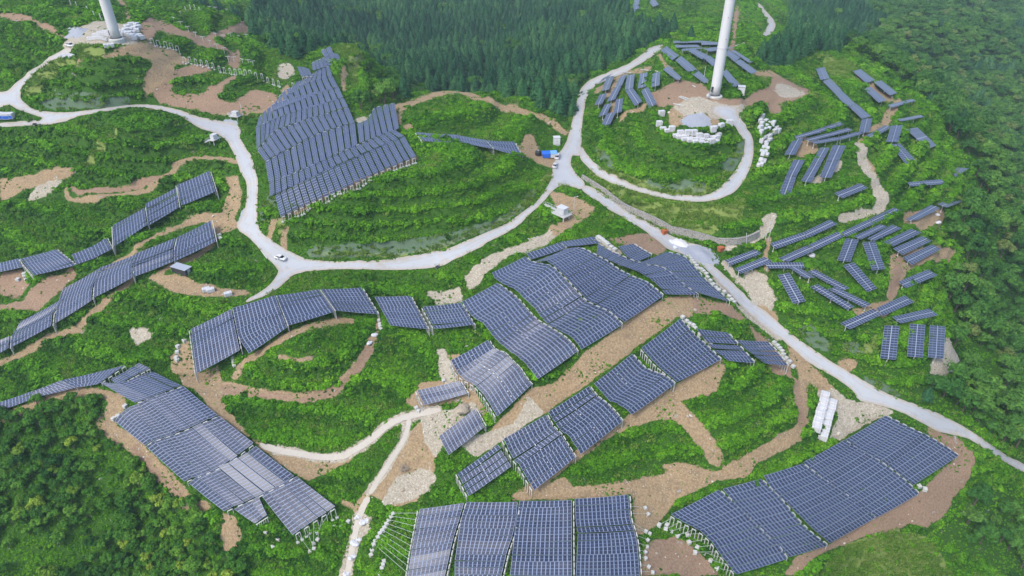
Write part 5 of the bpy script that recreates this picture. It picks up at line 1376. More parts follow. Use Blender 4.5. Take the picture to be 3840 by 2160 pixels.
plant('b', 'broad', 5.0, BRD, BT, BRDL, 1.6, 'broadleaf_tree', 'round-crowned broadleaf tree in the wood on the right-hand slope', 'broadleaf tree', 'broadleaf trees on the right-hand slope', 'broadleaf_wood', 'mixed broadleaf wood spreading over the hills on the right', 102, .6, 1.75)
plant('t', 'thicket', 2.6, THK, TT, THKL, .9, 'thicket_tree', 'small leafy tree in the thicket at the lower left corner', 'small tree', 'small trees of the lower-left thicket', 'thicket', 'tangled green thicket around the small trees in the lower left corner', 103, .6, 1.45)
# scattered bushes that stand out on the slopes
# ------------------------------------------------------------------ turbine towers
def at(u, v, up=0.0):
    p = unproject([u], [v])[0]; p[2] = float(ground_z(p[0], p[1])) + up; return p
def heading(u0, v0, u1, v1):
    a, b = at(u0, v0), at(u1, v1); return math.atan2(b[1] - a[1], b[0] - a[0])
def turbine(u, v, label, dia, H=104):
    p = at(u, v); p[2] -= .2
    t = thing('turbine_tower', p, label, 'turbine tower', 'white wind turbine towers')
    r0 = dia / 2
    pb = MB(); pb.lathe([(r0 * 1.62, -1.5), (r0 * 1.62, .45), (r0 * 1.5, .75), (r0 * 1.1, .85)], 40); pb.obj('concrete_base', [M['white']], t)
    kb = MB(); kb.lathe([(r0 * 1.16, .86), (r0 * 1.16, 1.05), (r0 * 1.0, 1.06)], 40); kb.obj('base_flange', [M['dark']], t)
    rr = lambda z: r0 * (1 - .26 * max(0, z - 20) / (H - 20))
    sh = MB(); sh.lathe([(rr(z), z) for z in np.linspace(1.0, H, 26)], 48); s = sh.obj('tower_shaft', [M['tower']], t, smooth=True)
    for f in s.data.polygons:
        if len(f.vertices) > 4: f.use_smooth = False
    for z in (19.5, 42.0, 68.0):
        jb = MB(); jb.lathe([(rr(z) + .005, z - .28), (rr(z) + .07, z - .22), (rr(z) + .07, z + .22), (rr(z) + .005, z + .28)], 48); jb.obj('flange_ring', [M['wrap']], t)
    db = MB(); a = math.radians(215)
    db.box((math.cos(a) * r0 * .99, math.sin(a) * r0 * .99, 3.3), (.35, 1.0, 2.2), rz=a, bevel=.05); db.obj('door', [M['dark']], t)
    st = MB(); o = np.array([math.cos(a), math.sin(a), 0])
    for k in range(7): st.box(o * (r0 + .5 + .35 * k) + [0, 0, 2.1 - .3 * k], (.34, 1.1, .06), rz=a)
    w_ = np.array([-math.sin(a), math.cos(a), 0])
    for s_ in (-.55, .55): st.tube(o * (r0 + .3) + w_ * s_ + [0, 0, 3.1], o * (r0 + 2.7) + w_ * s_ + [0, 0, 1.1], .04)
    st.obj('entrance_stair', [M['steel']], t)
    for z, aa in ((23, -80), (31, -95), (56, -85)):
        vb = MB(); b = math.radians(aa); vb.box((math.cos(b) * rr(z), math.sin(b) * rr(z), z), (.12, .22, .3), rz=b); vb.obj('vent', [M['dark']], t)
turbine(1797, 243, 'tall white turbine tower on the bare round pad right of centre', 3.9)
turbine(293, 99, 'tall white turbine tower beside the stored white pallets at the upper left', 4.25)

# ------------------------------------------------------------------ wrapped pallets of modules
def pallet_meshes(L, W, H):
    b = MB(); b.box((0, 0, H / 2 + .14), (L, W, H), bevel=.10)
    wr = b.mesh('wrapped_load', [M['wrap']])
    s = MB()
    for k in (-.28, .28): s.box((L * k, 0, H / 2 + .14), (.07, W + .02, H + .02))
    st = s.mesh('strap', [M['strap']])
    f = MB()
    for k in (-.42, 0, .42): f.box((0, W * k, .05), (L, .14, .10))
    f.box((0, 0, .12), (L * .98, W * .98, .04))
    return wr, st, f.mesh('pallet_base', [M['woodgrey']])
PM = {k: pallet_meshes(*d) for k, d in {'low': (2.5, 1.6, 1.25), 'tall': (2.5, 1.6, 2.3), 'big': (2.7, 2.2, 1.5)}.items()}
def pallet(p, rz, size, label, group, sc=1.0):
    t = thing('wrapped_pallet', p, label, 'pallet', group, (0, 0, rz)); t.scale = sc if isinstance(sc, tuple) else (sc, sc, sc)
    for nm, me in zip(('wrapped_load', 'strap', 'pallet_base'), PM[size]): link(bpy.data.objects.new(nm, me), t)
mr = np.random.default_rng(77)
def T(i, j, *p): return [(x / 4 + 644 * i, y / 4 + 362.25 * j) for x, y in p]
arc = T(2,0,(1475,1300),(1515,1330),(1560,1350),(1605,1330),(1645,1400),(1690,1370),(1680,1415),(1740,1390),(1730,1440),(1765,1370),(1790,1420),(1785,1455),(1825,1375),(1850,1425),(1840,1470),(1880,1395),(1905,1435),(1900,1475),(1945,1400),(1960,1450),(1950,1490),(2010,1395),(2015,1350),(2005,1440),(2000,1490),(2030,1330),(2060,1400),(2075,1365),(2095,1325),(2050,1440),(2045,1480))
for k, (u, v) in enumerate(sorted(arc)):
    pallet(at(u, v), .25 + mr.normal(0, .05) + (u - 1740) * .003, 'tall' if k % 3 == 0 else 'low', 'wrapped pallet in the arc below the turbine pad, %s' % ('%s from its left end' % ORD[k] if k < 20 else '%s from its right end' % ORD[30 - k]), 'wrapped pallets in the arc below the turbine', .95)
east = T(2,0,(2510,1200),(2495,1240),(2550,1238),(2505,1285),(2550,1300),(2490,1340),(2535,1350),(2495,1390),(2540,1400),(2575,1340),(2580,1400),(2510,1430),(2555,1445)) + T(3,0,(15,1275),(40,1310),(75,1320),(60,1355),(100,1345),(25,1370),(15,1420))
for k, (u, v) in enumerate(sorted(east, key=lambda q: q[1])):
    pallet(at(u, v), .9 + mr.normal(0, .12), 'low' if k % 2 else 'tall', 'white wrapped pallet in the cluster east of the loop road, %s counting downhill' % ORD[k], 'wrapped pallets east of the loop road', .88)
low = T(2,1,(2555,25),(2530,55),(2565,75),(2505,105),(2545,115),(2515,145),(2555,150),(2500,180),(2535,185),(2480,225),(2510,215))
for k, (u, v) in enumerate(sorted(low, key=lambda q: q[1])):
    pallet(at(u, v), 1.1 + mr.normal(0, .1), 'low', 'white wrapped pallet in the tail row by the loop road, %s counting downhill' % ORD[k], 'wrapped pallets in the tail row by the loop road', .9)
pallet(at(*T(2,0,(1500,1180))[0]), .2, 'tall', 'double white pallet standing alone on grass left of the grey pad', 'lone pallets')
pallet(at(*T(2,0,(2182,1275))[0]), .1, 'tall', 'double white pallet standing alone right of the grey pad', 'lone pallets')
for k, (u, v) in enumerate([(520, 733), (531, 734), (575, 744)]):
    pallet(at(u, v), .5, 'low', 'white wrapped pallet beside the dirt track, %s of three' % ['left', 'middle', 'right'][k], 'three pallets by the dirt track')
# two rows in the tarp-covered stack by the right-hand road
A0, A1 = at(2082, 1012), at(2058, 1098)
for i in range(7):
    for j in range(2):
        c = A0 * (1 - i / 6.2) + A1 * i / 6.2; d = (A1 - A0) / np.linalg.norm(A1 - A0); s = np.array([-d[1], d[0], 0])
        c = c + s * (1.32 if j else -1.32) + mr.normal(0, .06, 3) * [1, 1, 0]; c[2] = ground_z(c[0], c[1])
        pallet(c, math.atan2(s[1], s[0]) + mr.normal(0, .02), 'big', 'wrapped pallet in the double row by the road fork, %s from top, %s row' % (ORD[i], 'left' if j else 'right'), 'pallets in the double row by the road fork', (.98, np.linalg.norm(A1 - A0) / 6.2 / 2.2 * 1.0, 1.25 + .12 * mr.random()))
# store yard by the upper-left turbine: a close-packed block and a tumbled heap
B00, B10, B01 = at(221, 101), at(272, 104), at(240, 72)
ex = (B10 - B00) / np.linalg.norm(B10 - B00); ey = np.array([-ex[1], ex[0], 0]); wid = np.linalg.norm((B10 - B00)[:2])
nx = 8; ny = 6
for i in range(nx):
    for j in range(ny):
        c = B00 + ex * (i + .5) * wid / nx + ey * j * 2.9; c[2] = ground_z(c[0], c[1])
        pallet(c, math.atan2(ex[1], ex[0]), 'tall', 'pallet in the packed store by the upper-left turbine, %s row, %s from left' % (ORD[j], ORD[i]), 'packed pallets of the upper-left store', wid / nx / 2.55)
for k, (u, v) in enumerate(T(0,0,(1290,290),(1330,270),(1370,275),(1395,300),(1270,320),(1310,320),(1350,310),(1380,330),(1340,350),(1300,350),(1330,380),(1360,400),(1400,385),(1425,405))):
    pallet(at(u, v), mr.uniform(0, 3), 'big', 'white pallet in the loose heap by the upper-left turbine, %s from its top' % ORD[k], 'loose pallets beside the upper-left turbine', 1.1)
for k, (u, v) in enumerate(T(0,0,(620,590),(650,575),(680,570),(715,575),(690,600),(740,590),(720,620),(660,605))):
    pallet(at(u, v), mr.uniform(0, 3), 'low', 'white pallet in the small heap below the upper-left road bend, %s from its left' % ORD[k], 'pallets below the upper-left road bend', .85)
for k, (u, v) in enumerate(T(0,0,(1095,515),(1130,510))):
    pallet(at(u, v), .6, 'big', 'white pallet pair on the bank under the turbine yard, %s one' % ['left', 'right'][k], 'pallet pair on the bank')

# ------------------------------------------------------------------ vehicles
def wheel(parent, p, r=.33, w=.22):
    t = MB(); t.tube((p[0], p[1] - w / 2, p[2]), (p[0], p[1] + w / 2, p[2]), r, 16); wo = t.obj('wheel', [M['rubber']], parent)
    q = MB(); sg = 1 if p[1] > 0 else -1; q.tube((p[0], p[1] + sg * w * .5, p[2]), (p[0], p[1] + sg * (w * .5 + .015), p[2]), r * .6, 12); q.obj('rim', [M['steel']], wo)
def loft(sections, mats, name, parent, mi=0):
    """sections: list of closed rings of equal length"""
    V = np.vstack(sections); n = len(sections[0]); F = []
    for s in range(len(sections) - 1):
        for k in range(n): F.append([s * n + k, s * n + (k + 1) % n, (s + 1) * n + (k + 1) % n, (s + 1) * n + k])
    F.append(list(range(n))[::-1]); F.append([(len(sections) - 1) * n + k for k in range(n)])
    me = np_mesh(name, V, F, mats, smooth=False); me.polygons.foreach_set('use_smooth', [len(p.vertices) == 4 for p in me.polygons])
    return link(bpy.data.objects.new(name, me), parent)
def ringxz(x, hw, z0, z1, b=.12):
    return np.array([(x, -hw + b, z0), (x, hw - b, z0), (x, hw, z0 + b), (x, hw * .97, z1 - b), (x, hw * .97 - b, z1), (x, -hw * .97 + b, z1), (x, -hw * .97, z1 - b), (x, -hw, z0 + b)])
def car(p, rz, paint, label, kind='sedan', door=False):
    t = thing('parked_car' if kind != 'pickup' else 'pickup_truck', p, label, 'car' if kind != 'pickup' else 'pickup', None, (0, 0, rz))
    if kind == 'sedan':
        body = [(-2.3, .78, .42, .80), (-2.2, .86, .30, .92), (-1.4, .90, .25, .98), (0, .91, .22, .96), (1.1, .90, .24, .93), (2.0, .86, .28, .82), (2.3, .74, .40, .68)]
        cab = [(-1.75, .62, .93, 1.02), (-1.05, .70, .93, 1.42), (-.1, .72, .93, 1.48), (.45, .70, .93, 1.42), (1.2, .66, .90, .98)]
        ax = (-1.38, 1.40)
    elif kind == 'van':
        body = [(-2.35, .80, .40, .95), (-2.25, .88, .30, 1.05), (-1.0, .90, .28, 1.10), (1.2, .90, .28, 1.06), (2.0, .86, .32, .98), (2.3, .74, .42, .80)]
        cab = [(-2.2, .70, 1.05, 1.45), (-1.9, .76, 1.05, 1.82), (0, .78, 1.05, 1.86), (.6, .76, 1.05, 1.78), (1.6, .68, 1.0, 1.08)]
        ax = (-1.45, 1.45)
    else:
        body = [(-2.6, .84, .50, 1.0), (-2.5, .90, .42, 1.08), (-.6, .91, .40, 1.08), (1.2, .91, .40, 1.08), (2.2, .88, .42, 1.0), (2.55, .80, .5, .86)]
        cab = [(-.65, .72, 1.05, 1.70), (-.45, .76, 1.05, 1.78), (.6, .76, 1.05, 1.76), (1.3, .70, 1.0, 1.12)]
        ax = (-1.6, 1.6)
    loft([ringxz(*s) for s in body], [M[paint]], 'body', t)
    g = loft([ringxz(x, hw, z0, z1, .06) for x, hw, z0, z1 in cab], [M['glass']], 'window_band', t)
    rx0, rx1 = cab[1][0] - .05, cab[-2][0] + .05
    rf = MB(); hw = cab[2][1]; rf.box(((rx0 + rx1) / 2, 0, cab[2][3] + .005), (rx1 - rx0, hw * 1.82, .07), bevel=.03); rf.obj('roof', [M[paint]], t)
    pl = MB()
    for sg in (-1, 1):
        for x in (cab[1][0] + .1, -.02, cab[-2][0]): pl.tube((x, sg * .86 * hw / .72 * .84, .93), (x * .94, sg * hw * .93, cab[2][3] - .02), .045, 6)
    pl.obj('pillar', [M[paint]], t)
    if kind == 'pickup':
        bd = MB(); bd.box((-1.6, 0, 1.085), (1.75, 1.5, .03)); bd.obj('load_bed', [M['dark']], t)
    for x in ax:
        for y in (-.8, .8): wheel(t, (x, y, .33))
    for y in (-.6, .6):
        h = MB(); h.box((body[-1][0] - .03, y, body[-1][3] - .08), (.12, .34, .14), bevel=.04); h.obj('headlight', [M['wrap']], t)
        h = MB(); h.box((body[0][0] + .03, y, body[0][3] - .08), (.12, .30, .16), bevel=.04); h.obj('tail_light', [M['red']], t)
    if door:
        d = MB(); d.box((.25, -1.3, .75), (.08, .85, .85), bevel=.03); d.box((.18, -1.25, 1.2), (.05, .6, .4)); d.obj('open_door', [M[paint]], t)
        d = MB(); d.box((-.15, -.91, .72), (.75, .03, .75)); d.obj('door_opening', [M['dark']], t)
car(at(706, 650, .02), heading(697, 645, 716, 655), 'carwhite', 'white saloon car with a door open, parked on the road bend at left', door=True)
car(at(1402, 395, .02), heading(1399, 404, 1404, 388), 'carwhite', 'white van parked next to the blue canopy', 'van')
car(at(1396, 418, .02), heading(1394, 426, 1398, 410), 'carsilver', 'silver saloon car parked below the blue canopy at the junction')
car(at(178, 119, .02), heading(165, 121, 190, 116), 'carwhite', 'white pickup truck parked beside the upper-left turbine yard', 'pickup')
def trike(p, rz, label):
    t = thing('motor_tricycle', p, label, 'motorcycle', None, (0, 0, rz))
    b = MB(); b.box((-.7, 0, .72), (1.5, 1.1, .42), bevel=.05); b.obj('cargo_box', [M['dark']], t)
    b = MB(); b.tube((.1, 0, .6), (1.1, 0, .75), .10); b.box((.45, 0, .82), (.6, .3, .16), bevel=.06); b.tube((1.1, 0, .75), (1.35, 0, .35), .05); b.tube((1.05, 0, .8), (.95, 0, 1.15), .04); b.obj('frame', [M['steel']], t)
    b = MB(); b.tube((.95, -.4, 1.12), (.95, .4, 1.12), .035); b.obj('handlebar', [M['dark']], t)
    for q in ((-.8, -.62, .3), (-.8, .62, .3), (1.35, 0.001, .3)): wheel(t, q, .3, .14)
trike(at(1099, 673, .02), 2.2, 'dark motor tricycle parked on the lower edge of the middle road')
trike(at(93, 315, .02), .2, 'dark motor tricycle parked on the road at the far left')

# ------------------------------------------------------------------ blue canopy, cabins, cabinets
cpt = at(1381, 394)
t = thing('canopy', cpt, 'blue and white canopy tent at the road junction', 'canopy', None, (0, 0, .12)); t.scale = (.66, .66, .72)
for x in (-4.2, 0, 4.2):
    for yy in (-2.6, 2.6):
        b = MB(); b.tube((x, yy, -.4), (x, yy, 2.7), .06); b.obj('pole', [M['steel']], t)
def roofmesh(x0, x1, mat, nm, tilt=0):
    b = MB(); V = [(x0, -2.9, 2.65), (x1, -2.9, 2.65), (x1, 0, 3.7), (x0, 0, 3.7), (x1, 2.9, 2.65), (x0, 2.9, 2.65)]
    V2 = [(a, c, d - .05) for a, c, d in V]
    b.add(V + V2, [[0, 1, 2, 3], [3, 2, 4, 5], [7, 6, 9, 8], [8, 9, 11, 10], [0, 6, 7, 1], [4, 10, 11, 5], [0, 3, 9, 6], [3, 5, 11, 9], [1, 7, 8, 2], [2, 8, 10, 4]]); return b.obj(nm, [mat], t)
roofmesh(-4.5, .5, M['blue'], 'roof_sheet'); roofmesh(.52, 4.5, worn('pale_blue_tarpaulin', (.16, .36, .74), .5, .3, 1.5), 'roof_sheet')
b = MB(); b.box((2.5, -2.75, 1.5), (3.9, .06, 2.2)); b.obj('side_sheet', [M['wrap']], t)
b = MB(); b.box((-2.0, -2.75, 1.6), (4.6, .06, 2.0)); b.obj('side_sheet', [M['blue']], t)
t = thing('water_tank', at(1354, 389), 'small dark tank beside the blue canopy', 'tank')
b = MB(); b.lathe([(.2, 0), (1.2, .05), (1.25, 1.5), (1.1, 1.8), (.3, 2.0)], 20); b.obj('tank_shell', [M['dark']], t, smooth=True); b = MB(); b.lathe([(.32, 1.98), (.32, 2.15), (.1, 2.18)], 14); b.obj('lid', [M['steel']], t)
def cabin(p, rz, label, k):
    t = thing('site_cabin', p, label, 'cabin', 'cabins in the row at the left edge', (0, 0, rz))
    b = MB(); b.box((0, 0, 1.25), (2.6, 2.4, 2.2), bevel=.04); b.obj('cabin_wall', [M['wrap']], t)
    b = MB(); b.box((0, 0, 2.42), (2.75, 2.55, .14), bevel=.03); b.obj('roof', [M['wrap']], t)
    b = MB(); b.box((0, -1.215, 1.0), (2.4, .03, 1.3)); b.obj('door', [M['blue']], t)
for k, (u, v) in enumerate([(3, 302), (12, 302), (21, 302), (30, 301)]): cabin(at(u, v), .05, 'white site cabin with blue front, %s of the four at the left edge' % ORD[k], k)
def cabinet(p, rz, label, s=1.0):
    t = thing('power_cabinet', p, label, 'cabinet', 'white power cabinets', (0, 0, rz)); t.scale = (s, s, s)
    b = MB(); b.box((0, 0, .15), (2.5, 2.1, .5)); b.obj('plinth', [M['white']], t)
    b = MB(); b.box((0, 0, 1.6), (2.3, 1.9, 2.4), bevel=.04); b.obj('cabinet_body', [M['wrap']], t)
    b = MB(); b.box((0, 0, 2.88), (2.55, 2.15, .16), bevel=.05); b.obj('lid', [M['wrap']], t)
    for x in (-.55, .55):
        b = MB(); b.box((x, -.965, 1.55), (1.0, .03, 1.9)); d = b.obj('door', [M['carwhite']], t); b = MB(); b.box((x * .35, -.99, 1.5), (.05, .03, .3)); b.obj('handle', [M['dark']], d)
cabinet(at(1400, 361), .1, 'white power cabinet in the green left of the junction road', 1.15)
cabinet(at(1862, 241), -.2, 'white power cabinet right of the turbine tower', 1.2)
def substation(p, rz, label, L=4.6, sc=1.0):
    """white transformer box on a raised platform with a footbridge"""
    t = thing('transformer_station', p, label, 'transformer', 'white transformer stations', (0, 0, rz)); t.scale = (sc, sc, sc)
    for x in (-2.3, 2.3):
        for y in (-1.5, 1.5): b = MB(); b.tube((x, y, -1.2), (x, y, 1.5), .22, 8); b.obj('leg', [M['white']], t)
    b = MB(); b.box((0, 0, 1.6), (6.2, 4.4, .26), bevel=.04); b.obj('platform', [M['white']], t)
    b = MB(); b.box((.3, .1, 2.95), (3.3, 2.5, 2.4), bevel=.05); bd = b.obj('transformer_box', [M['wrap']], t)
    b = MB(); b.box((.3, .1, 4.22), (3.6, 2.8, .18), bevel=.06); b.obj('roof', [M['wrap']], t)
    for x in (-.5, 1.1): b = MB(); b.box((x, -1.165, 2.9), (1.3, .04, 2.0)); b.obj('door', [M['carsilver']], t)
    b = MB()
    for x in np.linspace(-3.0, 3.0, 7):
        for y in (-2.1, 2.1): b.tube((x, y, 1.7), (x, y, 2.75), .04)
    for z in (2.25, 2.75):
        for y in (-2.1, 2.1): b.tube((-3.0, y, z), (3.0, y, z), .04)
        b.tube((3.0, -2.1, z), (3.0, 2.1, z), .04)
    b.obj('railing', [M['wrap']], t)
    b = MB(); b.box((-3.1 - L / 2, .9, 1.62), (L, 1.1, .14)); fb = b.obj('footbridge', [M['white']], t)
    b = MB()
    for y in (.4, 1.4):
        b.tube((-3.1, y, 2.6), (-3.1 - L, y, 2.6), .045)
        for k in range(5): b.tube((-3.1 - L * k / 4, y, 1.65), (-3.1 - L * k / 4, y, 2.6), .04)
    b.obj('handrail', [M['wrap']], fb)
substation(at(1412, 550), heading(1425, 535, 1385, 510) + math.pi, 'white transformer station with footbridge between road and dirt path, middle of the site', 6.0)
substation(at(542, 364), 1.2, 'white transformer station on legs below the gravel pad at upper left', 3.0, .72)
substation(at(594, 301), -.3, 'white transformer station above the gravel pad at upper left', 3.0, .72)
sp_ = at(461, 690)
t = thing('store_container', sp_, 'dark container with a pale grey roof by the dirt track', 'container', None, (0, 0, -.42))
b = MB(); b.box((0, 0, 1.15), (6.6, 2.9, 2.3), bevel=.04); b.obj('container_wall', [M['dark']], t)
b = MB(); b.box((0, 0, 2.42), (6.9, 3.2, .14), bevel=.03); b.obj('roof', [worn('pale_grey_roof', (.36, .40, .47), .5)], t)
b = MB(); b.box((3.33, 0, 1.1), (.04, 1.2, 2.0)); b.obj('door', [M['steel']], t)
for (u, v, lab) in [(1671, 586, 'rust-orange skip at the roadside above the gravel heap'), (1812, 632, 'rust-orange skip below the stone retaining wall')]:
    t = thing('skip', at(u, v), lab, 'skip', 'rust-orange skips', (0, 0, .5))
    b = MB(); b.box((0, 0, .8), (1.7, 1.4, 1.5), taper=1.18); b.obj('skip_body', [M['orange']], t)
    b = MB()
    for s_ in (-1, 1): b.box((s_ * 1.0, 0, 1.56), (.12, 1.7, .12)); b.box((0, s_ * .82, 1.56), (1.88, .12, .12))
    b.obj('rim', [M['orange']], t)

# ------------------------------------------------------------------ retaining wall
wp = T(2,1,(700,335),(770,385),(850,440),(930,500),(1000,565),(1100,635),(1200,690),(1300,745),(1400,800),(1500,850),(1600,890),(1700,915),(1800,945),(1950,990),(2050,1025),(2150,1040),(2250,1035),(2350,1010),(2430,975),(2480,945))
W3 = np.array([at(u, v) for u, v in wp])
mb = MB(); cp_ = MB()
sec = []
for k, p in enumerate(W3):
    d = W3[min(k + 1, len(W3) - 1)] - W3[max(k - 1, 0)]; d[2] = 0; d /= np.linalg.norm(d); s = np.array([-d[1], d[0], 0]); s = s if s[1] > 0 else -s
    h = 1.1 + 1.3 * min(1, k / 8)
    sec.append(np.array([p - s * .35 - [0, 0, 1.2], p + [0, 0, h], p + s * .7 + [0, 0, h], p + s * 1.0 - [0, 0, 1.2]]))
wt = thing('retaining_wall', W3[10], 'curved grey stone retaining wall along the upper side of the road', 'stone wall')
o = loft([s - W3[10] for s in sec], [M['stone']], 'wall_face', wt)
o.data.polygons.foreach_set('use_smooth', [False] * len(o.data.polygons))
csec = [np.array([s[1] + [0, 0, .004] - (s[2] - s[1]) * .15, s[1] + [0, 0, .16] - (s[2] - s[1]) * .15, s[2] + [0, 0, .16], s[2] + [0, 0, .004]]) - W3[10] for s in sec]
o = loft(csec, [M['stone']], 'coping', wt); o.data.polygons.foreach_set('use_smooth', [False] * len(o.data.polygons))

# ------------------------------------------------------------------ heaps
def heap(u, v, rx, ry, h, mat, label, rz=0.0):
    p = at(u, v); n = 26; V = []; F = []
    xs = np.linspace(-1, 1, n)
    for j in range(n):
        for i in range(n):
            a, b = xs[i], xs[j]; q = math.hypot(a, b)
            z = max(0, 1 - q) ** 1.1 * h * (1 + .25 * math.sin(a * 5 + b * 3)) + mr.normal(0, .03) * (q < 1)
            X = a * rx * math.cos(rz) - b * ry * math.sin(rz); Y = a * rx * math.sin(rz) + b * ry * math.cos(rz)
            V.append((X, Y, ground_z(p[0] + X, p[1] + Y) - p[2] + z - .06 - (.4 if q >= .97 else 0)))
    for j in range(n - 1):
        for i in range(n - 1): F.append([j * n + i, j * n + i + 1, j * n + n + i + 1, j * n + n + i])
    me = np_mesh('gravel_heap', np.array(V), np.array(F), [mat], smooth=True)
    o = link(bpy.data.objects.new('gravel_heap', me)); o.location = p; tag(o, label, 'gravel heap')
heap(1757, 640, 8, 5, 1.6, M['gravel'], 'blue-grey gravel heap spilling onto the road below the stone wall', -.4)
heap(1708, 612, 5, 3, 1.0, worn('white_gravel', (.62, .63, .64), .9), 'small whitish gravel heap at the roadside by the orange skip', -.4)
heap(192, 83, 6, 5, 1.9, M['gravel'], 'blue-grey gravel heap at the upper-left turbine yard')
heap(1752, 303, 7, 6.5, .45, M['gravel'], 'flat blue-grey gravel heap on the bare pad below the turbine')

# ------------------------------------------------------------------ anchor blocks and stays
bm_ = MB(); bm_.box((0, 0, .35), (1.0, 1.0, .9), bevel=.07); BLK = bm_.mesh('anchor_block', [M['white']])
def block(u, v, label, group, s=1.0, rz=None):
    p = at(u, v)
    o = link(bpy.data.objects.new('anchor_block', BLK)); o.location = p; o.rotation_euler.z = mr.uniform(0, 1.5) if rz is None else rz; o.scale = (s, s, s * mr.uniform(.8, 1.1)); tag(o, label, 'concrete block', group); return p
def stay(a, b, label, group):
    mb = MB(); c = (a + b) / 2; mb.tube(a - c, b - c, .05, 5); o = mb.obj('stay_cable', [M['rope']]); o.location = c; tag(o, label, 'cable', group)
def frame_ends(name, side):
    return [f for f in FRAMES if f['B']['name'].startswith(name) and f['side'] == side]
left = T(1,3,(1378,835),(1362,868),(1340,898),(1315,930),(1295,965),(1275,1000),(1250,1032),(1230,1075),(1205,1115),(1190,1150),(1170,1195),(1160,1245))
fe = sorted(frame_ends('leftmost bay of the bottom', 'L'), key=lambda f: f['i'])
for k, (u, v) in enumerate(left):
    p = block(u, v, 'white concrete block in the line left of the bottom-centre array, %s from the top' % ORD[k], 'concrete blocks left of the bottom-centre array', 1.05, .5)
    if k < len(fe):
        m_ = (fe[k]['a'] + fe[k]['b']) / 2
        stay(p + [0, 0, .7], m_ - [0, 0, .2], 'thin stay cable left of the bottom-centre array, %s from the top' % ORD[k], 'stay cables left of the bottom-centre array')
for k, (u, v) in enumerate(T(1,3,(1290,1310),(1280,1345),(1268,1380),(1258,1415),(1250,1445))): block(u, v, 'white concrete block at the bottom edge left of the array, %s from the top' % ORD[k], 'concrete blocks at the bottom edge', 1.0, .3)
right = T(2,3,(1340,770),(1370,835),(1345,1010),(1385,1030),(1365,1100),(1358,1165),(1340,1220),(1342,1285),(1375,1370),(1415,1420))
fe = sorted(frame_ends('rightmost bay of the bottom', 'R'), key=lambda f: f['i'])
for k, (u, v) in enumerate(right):
    p = block(u, v, 'white concrete block on the soil right of the bottom-centre array, %s from the top' % ORD[k], 'concrete blocks right of the bottom-centre array', .9)
    if k + 1 < len(fe): stay(p + [0, 0, .5], (fe[k + 1]['a'] + fe[k + 1]['b']) / 2 - [0, 0, .2], 'thin stay cable right of the bottom-centre array, %s from the top' % ORD[k], 'stay cables right of the bottom-centre array')
hb = T(2,3,(1480,940),(1545,985),(1600,1010),(1665,1050),(1760,1042),(1780,1120),(1860,1170),(1840,1222),(1930,1225),(1995,1300),(2055,1390),(1560,937))
fe = sorted(frame_ends('first bay of the bottom-right', 'L'), key=lambda f: f['i'])
for k, (u, v) in enumerate(hb):
    p = block(u, v, 'white concrete block left of the bottom-right array, %s along the row' % ORD[k], 'concrete blocks left of the bottom-right array', 1.1)
    if k < len(fe): stay(p + [0, 0, .5], (fe[k]['a'] + fe[k]['b']) / 2 - [0, 0, .2], 'thin stay cable left of the bottom-right array, %s along the row' % ORD[k], 'stay cables left of the bottom-right array')
ib = T(1,3,(620,1020),(620,1080),(580,1120),(585,1180),(550,1215),(275,990),(225,1080),(175,1165),(105,1020),(185,965),(930,905),(790,940),(855,945))
fe = sorted(frame_ends('lowest bay of the lower-left', 'R'), key=lambda f: f['i'])
for k, (u, v) in enumerate(ib):
    p = block(u, v, 'white concrete block in the green below the lower-left array, %s of the scatter' % ORD[k], 'concrete blocks below the lower-left array', 1.0)
    if k < len(fe): stay(p + [0, 0, .5], (fe[k]['a'] + fe[k]['b']) / 2 - [0, 0, .2], 'thin stay cable below the lower-left array, %s of the set' % ORD[k], 'stay cables below the lower-left array')
c2 = lambda *p: [(x / 6 + 1502.6, y / 6 + 576.9) for x, y in p]
for k, (u, v) in enumerate(c2((18,130),(45,158),(72,185),(100,212),(128,238),(155,258),(205,300),(260,335))): block(u, v, 'white concrete block on the ridge above the central array, %s from the top' % ORD[k], 'concrete blocks on the ridge above the central array', 1.35, .7)
for k, (u, v) in enumerate(c2((1370,410),(1400,450),(1430,480),(1462,515),(1495,560),(1525,600),(1565,620),(1600,645),(1640,690),(1660,740),(1700,800),(1745,850),(1790,895),(1830,935),(1910,965),(1985,1030),(2025,1085),(2060,1110))): block(u, v, 'white concrete block on the roadside edge of the central array, %s from the top' % ORD[k], 'concrete blocks on the roadside edge of the central array', 1.15, .6)
for k, (u, v) in enumerate(T(2,2,(1715,310),(1755,345),(1785,372),(1820,395),(1838,425),(1885,485),(1955,540),(1990,585))): block(u, v, 'white concrete block at the top of the diagonal array, %s from the top' % ORD[k], 'concrete blocks at the top of the diagonal array', 1.15, .7)
for k, (u, v) in enumerate(T(3,2,(60,560),(90,590),(115,615),(138,650),(150,685),(180,720),(215,750),(250,800))): block(u, v, 'white concrete block between the dark bay and the road, %s from the top' % ORD[k], 'concrete blocks between the dark bay and the road', 1.2, .7)
for k, (u, v) in enumerate(T(3,3,(1515,555),(1570,590))): block(u, v, 'white concrete block on the soil at the right end array corner, %s' % ['left one', 'right one'][k], 'pair of blocks at the array corner', 1.3)
for k, (u, v) in enumerate(T(0,2,(1860,540),(1795,600),(1790,660),(1780,720),(1790,740))): block(u, v, 'white concrete block left of the curved array, %s from the top' % ORD[k], 'concrete blocks left of the curved array', 1.2)
for k, (u, v) in enumerate(T(0,2,(2355,720),(2355,745),(2358,772),(2362,800))): block(u, v, 'white concrete block under the second bay of the curved array, %s from the top' % ORD[k], 'concrete blocks under the curved array', 1.0)
